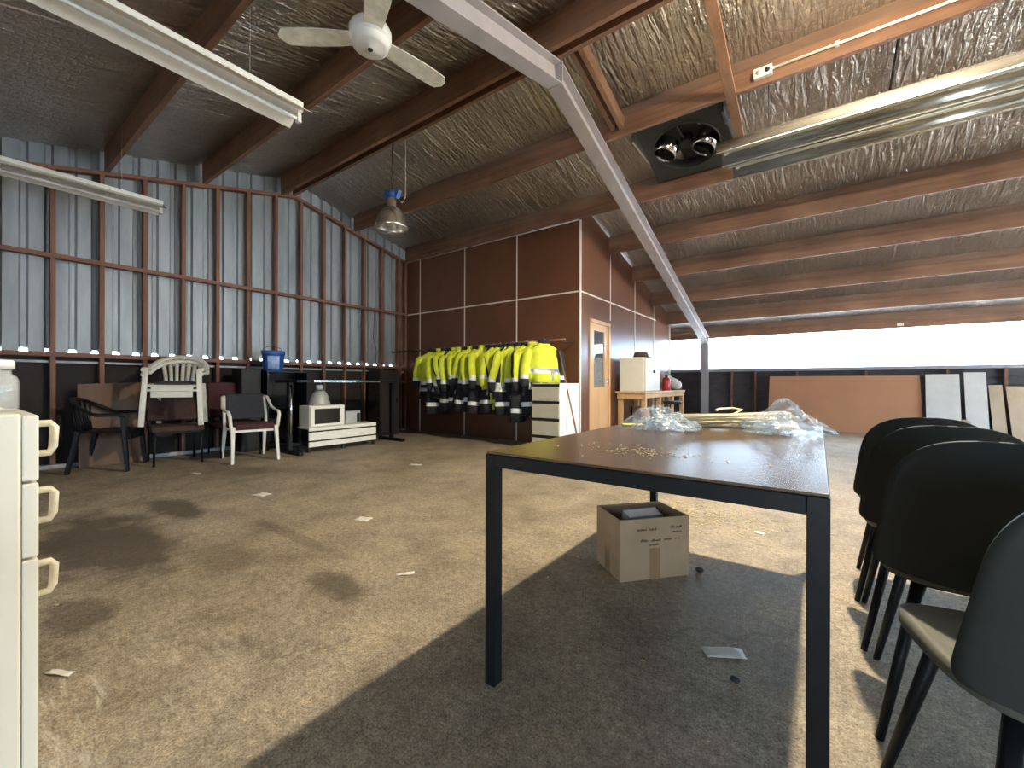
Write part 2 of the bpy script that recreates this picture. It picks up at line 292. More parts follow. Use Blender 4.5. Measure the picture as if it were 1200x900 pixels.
# ------------------------------------------------------------------ mesh builder
class MB:
    def __init__(s):
        s.v = []; s.f = []; s.mi = []; s.sm = []
    def add(s, vs, fs, mi=0, smooth=False):
        o = len(s.v); s.v += [Vector(p) for p in vs]
        for f in fs:
            s.f.append([i + o for i in f]); s.mi.append(mi); s.sm.append(smooth)
        return s
    def box(s, c, size, rot=None, mi=0):
        x, y, z = [d / 2 for d in size]
        vs = [Vector(p) for p in ((-x,-y,-z),(x,-y,-z),(x,y,-z),(-x,y,-z),(-x,-y,z),(x,-y,z),(x,y,z),(-x,y,z))]
        if rot is not None: vs = [rot @ p for p in vs]
        vs = [p + Vector(c) for p in vs]
        return s.add(vs, [(0,3,2,1),(4,5,6,7),(0,1,5,4),(1,2,6,5),(2,3,7,6),(3,0,4,7)], mi)
    def bb(s, a, b, mi=0):
        return s.box([(p + q) / 2 for p, q in zip(a, b)], [abs(q - p) for p, q in zip(a, b)], None, mi)
    def bar(s, p0, p1, w, h, up=(0, 0, 1), w1=None, h1=None, mi=0):
        p0, p1 = Vector(p0), Vector(p1); d = (p1 - p0).normalized(); up = Vector(up)
        a = d.cross(up)
        if a.length < 1e-4: a = d.cross(Vector((1, 0, 0)))
        a.normalize(); u = a.cross(d).normalized()
        w1 = w if w1 is None else w1; h1 = h if h1 is None else h1
        vs = []
        for p, ww, hh in ((p0, w, h), (p1, w1, h1)):
            for i, j in ((-1,-1),(1,-1),(1,1),(-1,1)): vs.append(p + a * (i * ww / 2) + u * (j * hh / 2))
        return s.add(vs, [(0,1,2,3),(7,6,5,4),(0,4,5,1),(1,5,6,2),(2,6,7,3),(3,7,4,0)], mi)
    def tube(s, pts, r, n=8, mi=0, flat=1.0, up=(0, 0, 1)):
        pts = [Vector(p) for p in pts]; k = len(pts)
        rs = r if isinstance(r, (list, tuple)) else [r] * k
        vs = []; last = None
        for i, p in enumerate(pts):
            d = (pts[min(i + 1, k - 1)] - pts[max(i - 1, 0)]).normalized()
            if last is None:
                a = d.cross(Vector(up))
                if a.length < 1e-3: a = d.cross(Vector((1, 0, 0)))
            else:
                a = last - d * last.dot(d)
            a.normalize(); last = a; u = a.cross(d)
            for j in range(n):
                t = 2 * PI * j / n
                vs.append(p + a * (math.cos(t) * rs[i]) + u * (math.sin(t) * rs[i] * flat))
        fs = []
        for i in range(k - 1):
            for j in range(n):
                fs.append((i*n + j, i*n + (j+1) % n, (i+1)*n + (j+1) % n, (i+1)*n + j))
        s.add(vs, fs, mi, True)
        o = len(s.v) - len(vs)
        s.f.append([o + j for j in range(n)][::-1]); s.mi.append(mi); s.sm.append(False)
        s.f.append([o + (k-1)*n + j for j in range(n)]); s.mi.append(mi); s.sm.append(False)
        return s
    def lathe(s, prof, n=24, c=(0, 0, 0), mat4=None, mi=0, a0=0.0, a1=2*PI):
        full = abs(a1 - a0 - 2*PI) < 1e-6
        m = n if full else n + 1
        vs = []
        for (r, z) in prof:
            for j in range(m):
                t = a0 + (a1 - a0) * j / n
                p = Vector((r * math.cos(t), r * math.sin(t), z))
                if mat4 is not None: p = mat4 @ p
                vs.append(p + Vector(c))
        fs = []
        for i in range(len(prof) - 1):
            for j in range(n):
                jj = (j + 1) % m
                fs.append((i*m + j, i*m + jj, (i+1)*m + jj, (i+1)*m + j))
        return s.add(vs, fs, mi, True)
    def prism(s, poly, ext, plane='xy', mi=0):
        """poly: 2-D outline, ext: (lo, hi) along the third axis"""
        def P(a, b, c):
            return {'xy': (a, b, c), 'xz': (a, c, b), 'yz': (c, a, b)}[plane]
        k = len(poly)
        vs = [P(a, b, ext[0]) for a, b in poly] + [P(a, b, ext[1]) for a, b in poly]
        fs = [tuple(range(k))[::-1], tuple(range(k, 2*k))]
        for i in range(k): fs.append((i, (i+1) % k, k + (i+1) % k, k + i))
        return s.add(vs, fs, mi)
    def grid(s, fn, nu, nv, mi=0, smooth=True):
        vs = [fn(i / nu, j / nv) for j in range(nv + 1) for i in range(nu + 1)]
        w = nu + 1
        fs = [(j*w + i, j*w + i + 1, (j+1)*w + i + 1, (j+1)*w + i) for j in range(nv) for i in range(nu)]
        return s.add(vs, fs, mi, smooth)
    def build(s, name, mats, parent=None, bevel=0.0, subsurf=0, solid=0.0, seg=2, off=0.0):
        me = bpy.data.meshes.new(name)
        me.from_pydata([tuple(v) for v in s.v], [], s.f)
        for mm in (mats if isinstance(mats, (list, tuple)) else [mats]): me.materials.append(M[mm] if isinstance(mm, str) else mm)
        me.polygons.foreach_set('material_index', s.mi)
        me.polygons.foreach_set('use_smooth', s.sm)
        me.validate(); me.update()
        o = bpy.data.objects.new(name, me); COL.objects.link(o)
        if parent: o.parent = parent
        if solid:
            md = o.modifiers.new('solid', 'SOLIDIFY'); md.thickness = solid; md.offset = off
        if bevel:
            md = o.modifiers.new('bevel', 'BEVEL'); md.width = bevel; md.segments = seg; md.limit_method = 'ANGLE'; md.angle_limit = R(40)
        if subsurf:
            md = o.modifiers.new('sub', 'SUBSURF'); md.levels = subsurf; md.render_levels = subsurf
            for p in me.polygons: p.use_smooth = True
        return o

def tag(o, label, cat, group=None, kind=None):
    o['label'] = label; o['category'] = cat
    if group: o['group'] = group
    if kind: o['kind'] = kind
    return o
def thing(name, label, cat, loc=(0, 0, 0), rz=0.0, group=None):
    o = bpy.data.objects.new(name, None); COL.objects.link(o)
    o.empty_display_size = 0.1; o.location = loc; o.rotation_euler = (0, 0, rz)
    return tag(o, label, cat, group)
def struct(o):
    o['kind'] = 'structure'; return o
def holder(name):
    o = bpy.data.objects.new(name, None); COL.objects.link(o); o['kind'] = 'structure'; return o
def dup(root, loc, rz, label, group=None):
    r = root.copy(); COL.objects.link(r); r.location = loc; r.rotation_euler = (0, 0, rz); r['label'] = label
    if group: r['group'] = group
    for ch in list(root.children):
        c = ch.copy(); COL.objects.link(c); c.parent = r
        for g in list(ch.children):
            d = g.copy(); COL.objects.link(d); d.parent = c
    return r
def RZ(a): return Matrix.Rotation(a, 3, 'Z')
def RX(a): return Matrix.Rotation(a, 3, 'X')
def RY(a): return Matrix.Rotation(a, 3, 'Y')

# ------------------------------------------------------------------ the place: dimensions in metres
XE = -7.0            # end wall (studs' inner face near here)
XB = 7.0             # closed wall beyond the frame
YW = 11.55           # eave wall with the long window strip
YF = -4.9            # eave wall behind the viewpoint
RY0 = 3.5            # ridge line
SL = 0.238           # roof slope
def zb(y): return 4.06 - SL * abs(y - RY0)        # underside of the purlins
def zf(y): return zb(y) + 0.30                    # foil

# floor
struct(MB().bb((XE - 0.3, YF - 0.2, -0.12), (XB, YW + 0.2, 0)).build('floor', 'concrete'))
struct(MB().bb((-40, -40, -0.3), (40, 50, -0.13)).build('ground', 'ground'))

# ceiling: two foil slopes, slightly billowing between the purlins
PUR_R = [4.62, 5.83, 6.96, 8.08, 9.28, 10.45]
PUR_L = [2.25, 1.25, 0.1, -1.05, -2.2, -3.35, -4.5]
def foil_pt(x, y):
    s = noise.noise(Vector((x * 1.3, y * 0.8, 3.0))) * 0.018 + noise.noise(Vector((x * 6.5, y * 1.1, 9.0))) * 0.013
    return Vector((x, y, zf(y) + s - 0.008))
ceil_m = MB()
ceil_m.grid(lambda u, v: foil_pt(XE - 0.25 + u * (XB - XE + 0.3), RY0 + v * (YW + 0.5 - RY0)), 300, 130)
ceil_m.grid(lambda u, v: foil_pt(XE - 0.25 + u * (XB - XE + 0.3), YF - 0.3 + v * (RY0 - YF + 0.3)), 300, 130)
ceiling = struct(ceil_m.build('ceiling', 'foil'))
roof = MB()
for a, bq in ((RY0, YW + 0.7), (RY0, YF - 0.5)):
    roof.add([(XE - 0.4, a, zf(a) + 0.06), (XB + 0.1, a, zf(a) + 0.06), (XB + 0.1, bq, zf(bq) + 0.06), (XE - 0.4, bq, zf(bq) + 0.06)], [(0, 1, 2, 3)])
roof.build('roof_sheeting', 'sheet', ceiling, solid=0.01)
def purlin(y, x0, x1, w=0.05):
    z = zb(y)
    o = MB().bb((x0, y - w, z), (x1, y, z + 0.19)).build('purlin', 'purlin', ceiling, bevel=0.004)
    MB().bb((x0, y - w + 0.008, z + 0.192), (x1, y - 0.004, z + 0.30)).build('packer', 'packer', o)
for y in PUR_R: purlin(y, XE + 0.02 if y < 5.84 else -2.965, XB - 0.02)
for y in PUR_L:
    MB().bb((XE + 0.02, y - 0.05, zb(y)), (XB - 0.02, y, zb(y) + 0.31)).build('purlin', 'purlin', ceiling, bevel=0.004)
MB().bb((XE + 0.02, 3.26, 4.0), (XB - 0.02, 3.31, 4.33)).build('ridge_beam', 'purlin', ceiling, bevel=0.004)
MB().bb((XE + 0.02, 3.45, 4.06), (XB - 0.02, 3.50, 4.35)).build('ridge_beam', 'purlin', ceiling, bevel=0.004)
MB().bb((XE + 0.02, 3.32, 4.2), (XB - 0.02, 3.44, 4.34)).build('ridge_packer', 'packer', ceiling)
# timbers running down the slope
def slope_bar(x, y0, y1, w, h, dz, name='brace'):
    MB().bar((x, y0, zb(y0) + dz), (x, y1, zb(y1) + dz), w, h).build(name, 'brace', ceiling, bevel=0.003)
slope_bar(-0.70, 3.52, 5.35, 0.09, 0.045, -0.025)
slope_bar(-1.80, 3.52, 4.56, 0.05, 0.14, 0.10, 'blocking')
slope_bar(-1.90, 3.52, 4.56, 0.05, 0.14, 0.12, 'blocking')
MB().tube([(0.55, 4.68, zb(4.68) + 0.25), (0.55, 5.76, zb(5.76) + 0.24)], 0.012, 6).build('joint_tape', 'wire', ceiling)

# steel portal frame
fr = thing('steel_frame', 'grey painted steel portal frame with sloping I-beam rafters meeting under the timber ridge', 'steel frame', (-2.3, 11.3, 0))
def ibeam(p0, p1, depth, bf, tf=0.012, tw=0.009):
    """flanges horizontal in x; p0 -> p1 is the middle line of the beam"""
    p0, p1 = Vector(p0), Vector(p1); d = (p1 - p0).normalized(); side = Vector((1, 0, 0)); up = side.cross(d).normalized()
    if up.z < 0 or (abs(up.z) < 0.3 and up.y < 0): up = -up
    m = MB()
    m.bar(p0 + up * (depth/2 - tf/2), p1 + up * (depth/2 - tf/2), bf, tf, up)
    m.bar(p0 - up * (depth/2 - tf/2), p1 - up * (depth/2 - tf/2), bf, tf, up)
    m.bar(p0, p1, tw, depth - 2*tf, up)
    return m
off = Vector((2.3, -11.3, 0))
DB = 0.20
def rp(x, y): return Vector((x, y, zb(y) - 0.03 - DB / 2 + 0.0)) + off
ibeam(rp(-2.05, RY0), rp(-2.29, 11.36), DB, 0.15).build('rafter', 'steel', fr, bevel=0.002)
ibeam(rp(-2.05, RY0), rp(-2.10, -4.75), DB, 0.15).build('rafter', 'steel', fr, bevel=0.002)
ibeam(Vector((-2.31, 11.36, 0.0)) + off, Vector((-2.31, 11.36, zb(11.36) - 0.06)) + off, 0.20, 0.15).build('column', 'steel', fr, bevel=0.002)
ibeam(Vector((-2.10, -4.72, 0.0)) + off, Vector((-2.10, -4.72, zb(-4.72) - 0.06)) + off, 0.20, 0.15).build('column', 'steel', fr, bevel=0.002)
MB().bb((0.17, RY0 - 11.3 - 0.008, zb(RY0) - 0.245), (0.33, RY0 - 11.3 + 0.008, zb(RY0) - 0.02)).build('apex_plate', 'steel', fr)

# ------------------------------------------------------------------ end wall: ribbed sheets on studs
wl = holder('wall_left')
def sheet_profile(y0, y1, pitch=0.19, rib=0.045):
    pts = []; y = y0
    while y < y1:
        pts += [(y, 0), (y + pitch - rib - 0.03, 0), (y + pitch - rib - 0.012, -0.032), (y + pitch - 0.018, -0.032)]
        y += pitch
    return pts
pr = sheet_profile(YF, YW)
sm_ = MB(); vs = []; fs = []
for i, (y, dx) in enumerate(pr):
    vs += [(XE - 0.10 + dx, y, 1.322 if dx == 0 else 1.362), (XE - 0.10 + dx, y, zf(y) + 0.06)]
    if i: fs.append((2*i - 2, 2*i, 2*i + 1, 2*i - 1))
sm_.add(vs, fs)
sm_.build('cladding', 'sheet', wl)
MB().bb((XE - 0.16, YF, -0.1), (XE - 0.095, YW, 1.325)).build('lower_cladding', 'darkwall', wl)
MB().bb((XE - 0.092, YF, 1.20), (XE - 0.03, 5.8, 1.225)).build('flashing', 'flash', wl)
y = 0.36 - 13 * 0.402
ys = []
while y < 5.75:
    ys.append(y); y += 0.4035
for y in ys:
    MB().bb((XE - 0.075, y - 0.022, 0.0), (XE + 0.015, y + 0.022, zb(y) - 0.02)).build('stud', 'stud', wl, bevel=0.003)
MB().bb((XE - 0.075, 5.66, 0.0), (XE + 0.015, 5.70, zb(5.7) - 0.02)).build('stud', 'stud', wl, bevel=0.003)
MB().bb((XE - 0.075, 5.78, 0.0), (XE + 0.015, 5.83, zb(5.8) - 0.02)).build('stud', 'stud', wl, bevel=0.003)
MB().bb((XE - 0.06, YF, 1.27), (XE + 0.02, 5.82, 1.32)).build('rail', 'railwood', wl, bevel=0.003)
MB().bb((XE - 0.06, YF, 2.385), (XE + 0.02, 5.82, 2.435)).build('rail', 'railwood', wl, bevel=0.003)
MB().bb((XE - 0.075, YF, 0.0), (XE + 0.02, 5.82, 0.045)).build('bottom_plate', 'flash', wl, bevel=0.003)
for a, bq in ((YF, RY0), (5.85, RY0)):
    MB().bar((XE - 0.03, a, zb(a) - 0.005), (XE - 0.03, bq, zb(bq) - 0.005), 0.10, 0.045).build('top_plate', 'railwood', wl, bevel=0.003)
MB().tube([(XE + 0.03, 5.02, 2.4), (XE + 0.03, 5.0, 1.85), (XE + 0.03, 5.07, 1.6), (XE + 0.03, 5.05, 1.36)], 0.006, 6).build('cable', 'wire', wl)

# ------------------------------------------------------------------ office partition of brown panels
wp = holder('wall_partition')
PX, PY = -2.97, 5.85; PYE = 10.66
MB().prism([(XE - 0.05, 0), (PX, 0), (PX, zb(PY) + 0.0), (XE - 0.05, zb(PY) + 0.0)], (PY, PY + 0.06), 'xz').build('front_panel', 'laminate', wp)
# side wall with the doorway cut out
DY0, DY1, DZ = 6.16, 6.98, 2.03
MB().prism([(PY + 0.06, 0), (DY0, 0), (DY0, zf(DY0) - 0.02), (PY + 0.06, zf(PY + 0.06) - 0.02)], (PX - 0.06, PX), 'yz').build('side_panel', 'laminate', wp)
MB().prism([(DY0, DZ), (DY1, DZ), (DY1, zf(DY1) - 0.02), (DY0, zf(DY0) - 0.02)], (PX - 0.06, PX), 'yz').build('side_panel', 'laminate', wp)
MB().prism([(DY1, 0), (PYE, 0), (PYE, zf(PYE) - 0.02), (DY1, zf(DY1) - 0.02)], (PX - 0.06, PX), 'yz').build('side_panel', 'laminate', wp)
for x in (-6.60, -5.37, -4.17):
    MB().bb((x - 0.011, PY - 0.005, 0.0), (x + 0.011, PY, zb(PY))).build('joint_strip', 'joint', wp)
MB().bb((XE + 0.02, PY - 0.006, 2.395), (PX, PY, 2.417)).build('joint_strip', 'joint', wp)
MB().bb((PX - 0.02, PY - 0.008, 0.0), (PX + 0.008, PY + 0.02, zb(PY))).build('corner_strip', 'joint', wp)
for y in (7.0, 8.22, 9.41, 10.60):
    MB().bb((PX, y - 0.011, 0.0 if y > 7.1 else DZ + 0.06), (PX + 0.005, y + 0.011, zf(y) - 0.04)).build('joint_strip', 'joint', wp)
MB().bb((PX, PY, 2.395), (PX + 0.006, 9.55, 2.417)).build('joint_strip', 'joint', wp)
MB().bb((PX - 0.07, PYE - 0.05, 0.0), (PX + 0.012, PYE + 0.012, 2.42)).build('end_post', 'doorwood', wp, bevel=0.004)
# office door
d1 = holder('door_1')
MB().bb((PX - 0.065, DY0, 0.0), (PX + 0.02, DY0 + 0.055, DZ)).bb((PX - 0.065, DY1 - 0.055, 0.0), (PX + 0.02, DY1, DZ)).bb((PX - 0.065, DY0, DZ - 0.055), (PX + 0.02, DY1, DZ)).build('door_frame', 'doorwood', d1, bevel=0.004)
lf = MB(); a0, a1 = DY0 + 0.06, DY1 - 0.06; g0, g1, gz0, gz1 = DY0 + 0.20, DY1 - 0.20, 0.93, 1.86
lf.bb((PX - 0.05, a0, 0.01), (PX - 0.01, g0, DZ - 0.06)).bb((PX - 0.05, g1, 0.01), (PX - 0.01, a1, DZ - 0.06)).bb((PX - 0.05, g0, 0.01), (PX - 0.01, g1, gz0)).bb((PX - 0.05, g0, gz1), (PX - 0.01, g1, DZ - 0.06))
lf.build('door_leaf', 'doorwood', d1)
MB().bb((PX - 0.035, g0, gz0), (PX - 0.027, g1, gz1)).build('door_glass', 'glass', d1)
MB().tube([(PX - 0.01, a1 - 0.06, 1.02), (PX + 0.045, a1 - 0.06, 1.02), (PX + 0.05, a1 - 0.17, 1.02)], 0.010, 8).bb((PX - 0.01, a1 - 0.08, 0.93), (PX - 0.003, a1 - 0.04, 1.09)).build('door_handle', 'chrome', d1)

# ------------------------------------------------------------------ eave wall with the long window
wr = holder('wall_right')
for k in range(9):
    z0 = -0.02 + k * 0.145
    MB().add([(-7.2, YW, z0), (XB, YW, z0), (XB, YW + 0.03, z0 + 0.15), (-7.2, YW + 0.03, z0 + 0.15)], [(0, 1, 2, 3)]).build('lapped_board', 'eavewall', wr, solid=0.012)
MB().bb((-7.2, YW + 0.04, -0.05), (XB, YW + 0.1, 1.30)).build('wall_lining', 'eavewall', wr)
for x in (-3.4, -1.72, -1.22, -0.4, 0.8, 2.0, 2.75, 3.9, 5.1, 6.3):
    MB().bb((x - 0.022, YW - 0.09, 0), (x + 0.022, YW - 0.012, 1.30)).build('stud', 'stud', wr, bevel=0.003)
MB().bb((-7.2, YW - 0.02, 2.135), (XB, YW + 0.05, 2.30)).build('eave_beam', 'purlin', wr, bevel=0.004)
MB().bb((-7.2, YW - 0.01, 2.305), (XB, YW + 0.08, zf(YW) + 0.04)).build('eave_packer', 'packer', wr)
MB().bb((1.28, YW - 0.032, 2.17), (1.38, YW - 0.021, 2.225)).build('white_label', 'socketwhite', wr)
w1 = holder('window_1')
MB().bb((-7.2, YW - 0.10, 1.285), (XB, YW + 0.12, 1.352)).build('window_sill', 'sill', w1, bevel=0.006)
MB().bb((-7.2, YW + 0.06, 1.352), (XB, YW + 0.066, 2.135)).build('window_pane', 'pane', w1)

# walls that close the shed outside the frame
wf = holder('wall_front')
OPX0, OPX1, OPZ = 0.3, 2.3, 2.1
MB().bb((-7.2, YF - 0.1, 0), (OPX0, YF, zf(YF) + 0.05)).bb((OPX1, YF - 0.1, 0), (XB, YF, zf(YF) + 0.05)).bb((OPX0, YF - 0.1, OPZ), (OPX1, YF, zf(YF) + 0.05)).build('cladding', 'sheet', wf)
wk = holder('wall_back')
OY0, OY1, OZ2 = 5.0, 9.5, 2.0
MB().prism([(YF - 0.1, 0), (OY0, 0), (OY0, zf(OY0) + 0.05), (YF - 0.1, zf(YF) + 0.05)], (XB, XB + 0.08), 'yz').build('cladding', 'sheet', wk)
MB().prism([(OY1, 0), (YW + 0.1, 0), (YW + 0.1, zf(YW) + 0.05), (OY1, zf(OY1) + 0.05)], (XB, XB + 0.08), 'yz').build('cladding', 'sheet', wk)
MB().prism([(OY0, OZ2), (OY1, OZ2), (OY1, zf(OY1) + 0.05), (RY0, zf(RY0) + 0.05), (OY0, zf(OY0) + 0.05)], (XB, XB + 0.08), 'yz').build('cladding', 'sheet', wk)

# ------------------------------------------------------------------ ceiling things
def pendant(name, loc, label, lit=False):
    """loc: middle of the bell's open rim"""
    t = thing(name, label, 'pendant lamp', loc)
    prof = [(0.208, 0.0), (0.214, 0.004), (0.208, 0.03), (0.203, 0.08), (0.186, 0.14), (0.155, 0.20), (0.11, 0.25), (0.07, 0.275)]
    MB().lathe(prof, 36).build('lamp_shade', 'acrylic' if lit else 'alu', t, solid=0.0 if lit else 0.004)
    MB().lathe([(0.0, 0.40), (0.062, 0.40), (0.066, 0.39), (0.066, 0.28), (0.075, 0.265), (0.0, 0.262)], 24).build('lamp_neck', 'alu', t)
    MB().lathe([(0.0, 0.50), (0.05, 0.50), (0.07, 0.47), (0.07, 0.41), (0.05, 0.395), (0.0, 0.395)], 16).box((-0.08, 0, 0.46), (0.08, 0.09, 0.12), RZ(0.4)).box((0.085, 0.02, 0.45), (0.07, 0.06, 0.10), RY(0.5)).build('lamp_holder', 'blue', t, bevel=0.006)
    MB().lathe([(0.0, 0.05), (0.03, 0.055), (0.055, 0.09), (0.06, 0.13), (0.04, 0.19), (0.025, 0.25), (0.0, 0.25)], 18).build('bulb', 'bulb' if lit else 'tube', t).visible_shadow = not lit
    top = zf(loc[1]) - loc[2]
    MB().tube([(0, 0, 0.49), (0.0, 0.0, top)], 0.008, 6).build('hanging_rod', 'wire', t)
    MB().tube([(0.06, 0.02, 0.42), (0.13, 0.06, 0.33), (0.17, 0.08, 0.40), (0.17, 0.08, 0.5), (0.17, 0.08, top)], 0.005, 6).build('cord', 'cord', t)
    return t
pendant('pendant_lamp', (-4.57, 3.56, 3.02), 'unlit aluminium bell pendant lamp with blue holder hanging from the ridge')
pendant('pendant_lamp', (0.32, 3.47, 3.60), 'lit bell pendant lamp hanging from the ridge above the steel table', True)

def fluoro(loc, label, length=1.5):
    """batten running along y from loc (its end nearest the ridge) towards -y"""
    t = thing('strip_light', label, 'strip light', loc)
    MB().bb((-0.045, -length, 0.0), (0.045, 0, 0.075)).build('batten', 'white_enamel', t, bevel=0.006)
    for s in (-1, 1):
        m = MB()
        w, h = 0.115, 0.075
        m.add([(s*0.045, -length, 0.03), (s*0.045, 0, 0.03), (s*(0.045 + w), 0, 0.03 - h), (s*(0.045 + w), -length, 0.03 - h)], [(0, 1, 2, 3) if s < 0 else (3, 2, 1, 0)])
        m.build('reflector', 'white_enamel' if s < 0 else 'galv', t, solid=0.004)
    MB().tube([(0, -length + 0.03, -0.045), (0, -0.03, -0.045)], 0.014, 12).build('tube', 'tube', t)
    for yy in (-length + 0.015, -0.015):
        MB().bb((-0.018, yy - 0.014, -0.07), (0.018, yy + 0.014, 0.0)).build('lamp_holder', 'socketwhite', t, bevel=0.003)
    for yy in (-0.35, -length + 0.15):
        gy = loc[1] + yy
        MB().tube([(0, yy, 0.07), (0, yy, zf(gy) - loc[2])], 0.002, 5).build('hanging_wire', 'cord', t)
    return t
fluoro((-3.16, 1.62, 3.0), 'long white strip light nearest the ceiling fan')
fluoro((-6.16, 1.55, 3.0), 'white strip light hanging close to the ribbed metal end wall')

# trough reflectors, galvanised
t = thing('trough_light', 'galvanised twin trough light fitting hanging below the purlins', 'strip light', (-0.8, 4.55, 3.18))
def trough(y0, x0, x1, r=0.15):
    prof = [R(a) for a in range(180, -1, -15)]
    m = MB()
    pts = [(y0 + r * math.cos(a), r * 1.05 * math.sin(a)) for a in prof]
    vs = []; fs = []
    for i, (yy, zz) in enumerate(pts):
        vs += [(x0, yy, zz), (x1, yy, zz)]
        if i: fs.append((2*i - 2, 2*i - 1, 2*i + 1, 2*i))
    m.add(vs, fs, 0, True)
    o = m.build('reflector', 'galv', t, solid=0.006)
    for sy in (-1, 1):
        MB().tube([(x0, y0 + sy * r, 0), (x1, y0 + sy * r, 0)], 0.007, 8).build('lip', 'socketwhite', o)
    MB().tube([(x0 + 0.08, y0, 0.06), (x1 - 0.08, y0, 0.06)], 0.014, 10).build('tube', 'tube', o)
    for xx in (x0 + 0.06, x1 - 0.06):
        MB().bb((xx - 0.015, y0 - 0.02, 0.04), (xx + 0.015, y0 + 0.02, 0.15)).build('lamp_holder', 'socketwhite', o)
trough(0.0, 0.0, 3.6); trough(0.36, 0.05, 3.6)
MB().bb((0.1, 0.05, 0.155), (3.5, 0.31, 0.175)).build('spine', 'galv', t)
for xx in (0.4, 3.2):
    MB().tube([(xx, 0.18, 0.16), (xx, 0.18, zf(4.73) - 3.18)], 0.006, 6).build('hanging_rod', 'wire', t)

# ceiling fan
t = thing('ceiling_fan', 'white three-blade ceiling fan with grubby blades', 'ceiling fan', (-2.44, 1.72, 3.29))
MB().lathe([(0.0, -0.072), (0.028, -0.072), (0.03, -0.066), (0.095, -0.064), (0.116, -0.054), (0.120, -0.022), (0.120, -0.014), (0.132, -0.010), (0.137, 0.0), (0.137, 0.045), (0.125, 0.07), (0.05, 0.095), (0.03, 0.13), (0.0, 0.13)], 40).build('motor_housing', 'fanwhite', t)
MB().lathe([(0.0, -0.076), (0.017, -0.076), (0.017, -0.071)], 16).build('switch_hole', 'black', t)
MB().lathe([(0.0, zf(1.72) - 3.29), (0.06, zf(1.72) - 3.29), (0.055, zf(1.72) - 3.37), (0.02, zf(1.72) - 3.40), (0.0, zf(1.72) - 3.40)], 20).tube([(0, 0, 0.1), (0, 0, 0.6)], 0.014, 10).build('down_rod', 'fanwhite', t)
for a in (218, 82, 332):
    m = MB(); n = 14; top = []; vs = []
    def bw(u): return 0.058 + 0.020 * math.sin(u * 2.6)
    outline = []
    for i in range(n + 1):
        u = i / n; outline.append((0.10 + u * 0.50, -bw(u) * (1 if u < 0.9 else math.sqrt(max(0.0, 1 - ((u - 0.9) / 0.1) ** 2)) * 0.7 + 0.3)))
    for i in range(n, -1, -1):
        u = i / n; outline.append((0.10 + u * 0.50, bw(u) * (1 if u < 0.9 else math.sqrt(max(0.0, 1 - ((u - 0.9) / 0.1) ** 2)) * 0.7 + 0.3)))
    rot = RZ(R(a)) @ RX(R(-2))
    k = len(outline)
    vs = [rot @ Vector((x, y, -0.004)) for x, y in outline] + [rot @ Vector((x, y, 0.004)) for x, y in outline]
    m.add(vs, [tuple(range(k))[::-1], tuple(range(k, 2*k))] + [(i, (i+1) % k, k + (i+1) % k, k + i) for i in range(k)])
    m.build('blade', 'fanblade', t, bevel=0.002)

# roof exhaust fan between two purlins
cx, cy = -1.28, 5.25; cz = zb(cy) + 0.16
t = thing('exhaust_fan', 'dark round roof exhaust fan behind the steel rafter', 'exhaust fan', (cx, cy, cz))
tilt = RX(-math.atan(SL))
m = MB()
ring = 32; rad = 0.36; hx, hy = 0.47, 0.50
vs = []; fs = []
for j in range(ring):
    a = 2*PI*j/ring; c, s_ = math.cos(a), math.sin(a); k = 1 / max(abs(c), abs(s_))
    vs += [tilt @ Vector((rad*c, rad*s_, 0)), tilt @ Vector((hx*c*k, hy*s_*k, 0))]
for j in range(ring):
    q = (j + 1) % ring; fs.append((2*j, 2*j + 1, 2*q + 1, 2*q))
m.add(vs, fs); m.build('base_plate', 'darkgrey', t, solid=0.008)
MB().lathe([(rad, -0.02), (rad + 0.012, -0.02), (rad + 0.012, 0.12), (rad, 0.12), (rad, -0.02)], 36, mat4=tilt).build('ring', 'darkgrey', t)
for (px_, py_) in ((-0.22, -0.02), (0.20, 0.06)):
    MB().lathe([(0.125, -0.06), (0.13, -0.06), (0.115, 0.10), (0.10, 0.12), (0.095, 0.10), (0.125, -0.06)], 24, c=tilt @ Vector((px_, py_, 0.0)), mat4=tilt @ RY(0.35)).build('deflector', 'chrome', t)
MB().lathe([(0.0, 0.02), (0.07, 0.02), (0.075, 0.03), (0.075, 0.12), (0.0, 0.12)], 20, mat4=tilt).build('motor', 'black', t)
for a in (20, 140, 260):
    MB().bar(tilt @ Vector((0, 0, 0.06)), tilt @ RZ(R(a)) @ Vector((rad, 0, 0.06)), 0.02, 0.012).build('strut', 'darkgrey', t)
for s in (-1, 1):
    MB().bb((s*hx - 0.012, -hy, -0.03), (s*hx + 0.012, hy, 0.12)).build('side_flange', 'galv' if s < 0 else 'darkgrey', t)
MB().lathe([(0.0, 0.125), (rad + 0.02, 0.125)], 36, mat4=tilt).build('cowl', 'black', t)

# power outlet box and conduit on the purlin face
t = thing('power_outlet', 'white double power outlet with conduit fixed to a roof purlin', 'power outlet', (-0.43, 4.568, zb(4.62) + 0.09))
MB().bb((-0.075, -0.05, -0.045), (0.075, 0, 0.045)).build('outlet_body', 'socketwhite', t, bevel=0.006)
for dx in (-0.036, 0.036):
    MB().lathe([(0.0, 0.0), (0.022, 0.0), (0.022, 0.004), (0.0, 0.004)], 16, c=(dx, -0.051, 0), mat4=RX(PI/2)).build('socket', 'black' if dx > 0 else 'greyapp', t)
MB().tube([(0.075, -0.014, 0.015), (4.5, -0.014, 0.015)], 0.012, 8).build('conduit', 'socketwhite', t)
for xx in (0.55, 1.4, 2.3):
    MB().bb((xx - 0.012, -0.03, -0.004), (xx + 0.012, 0, 0.034)).build('saddle', 'socketwhite', t)

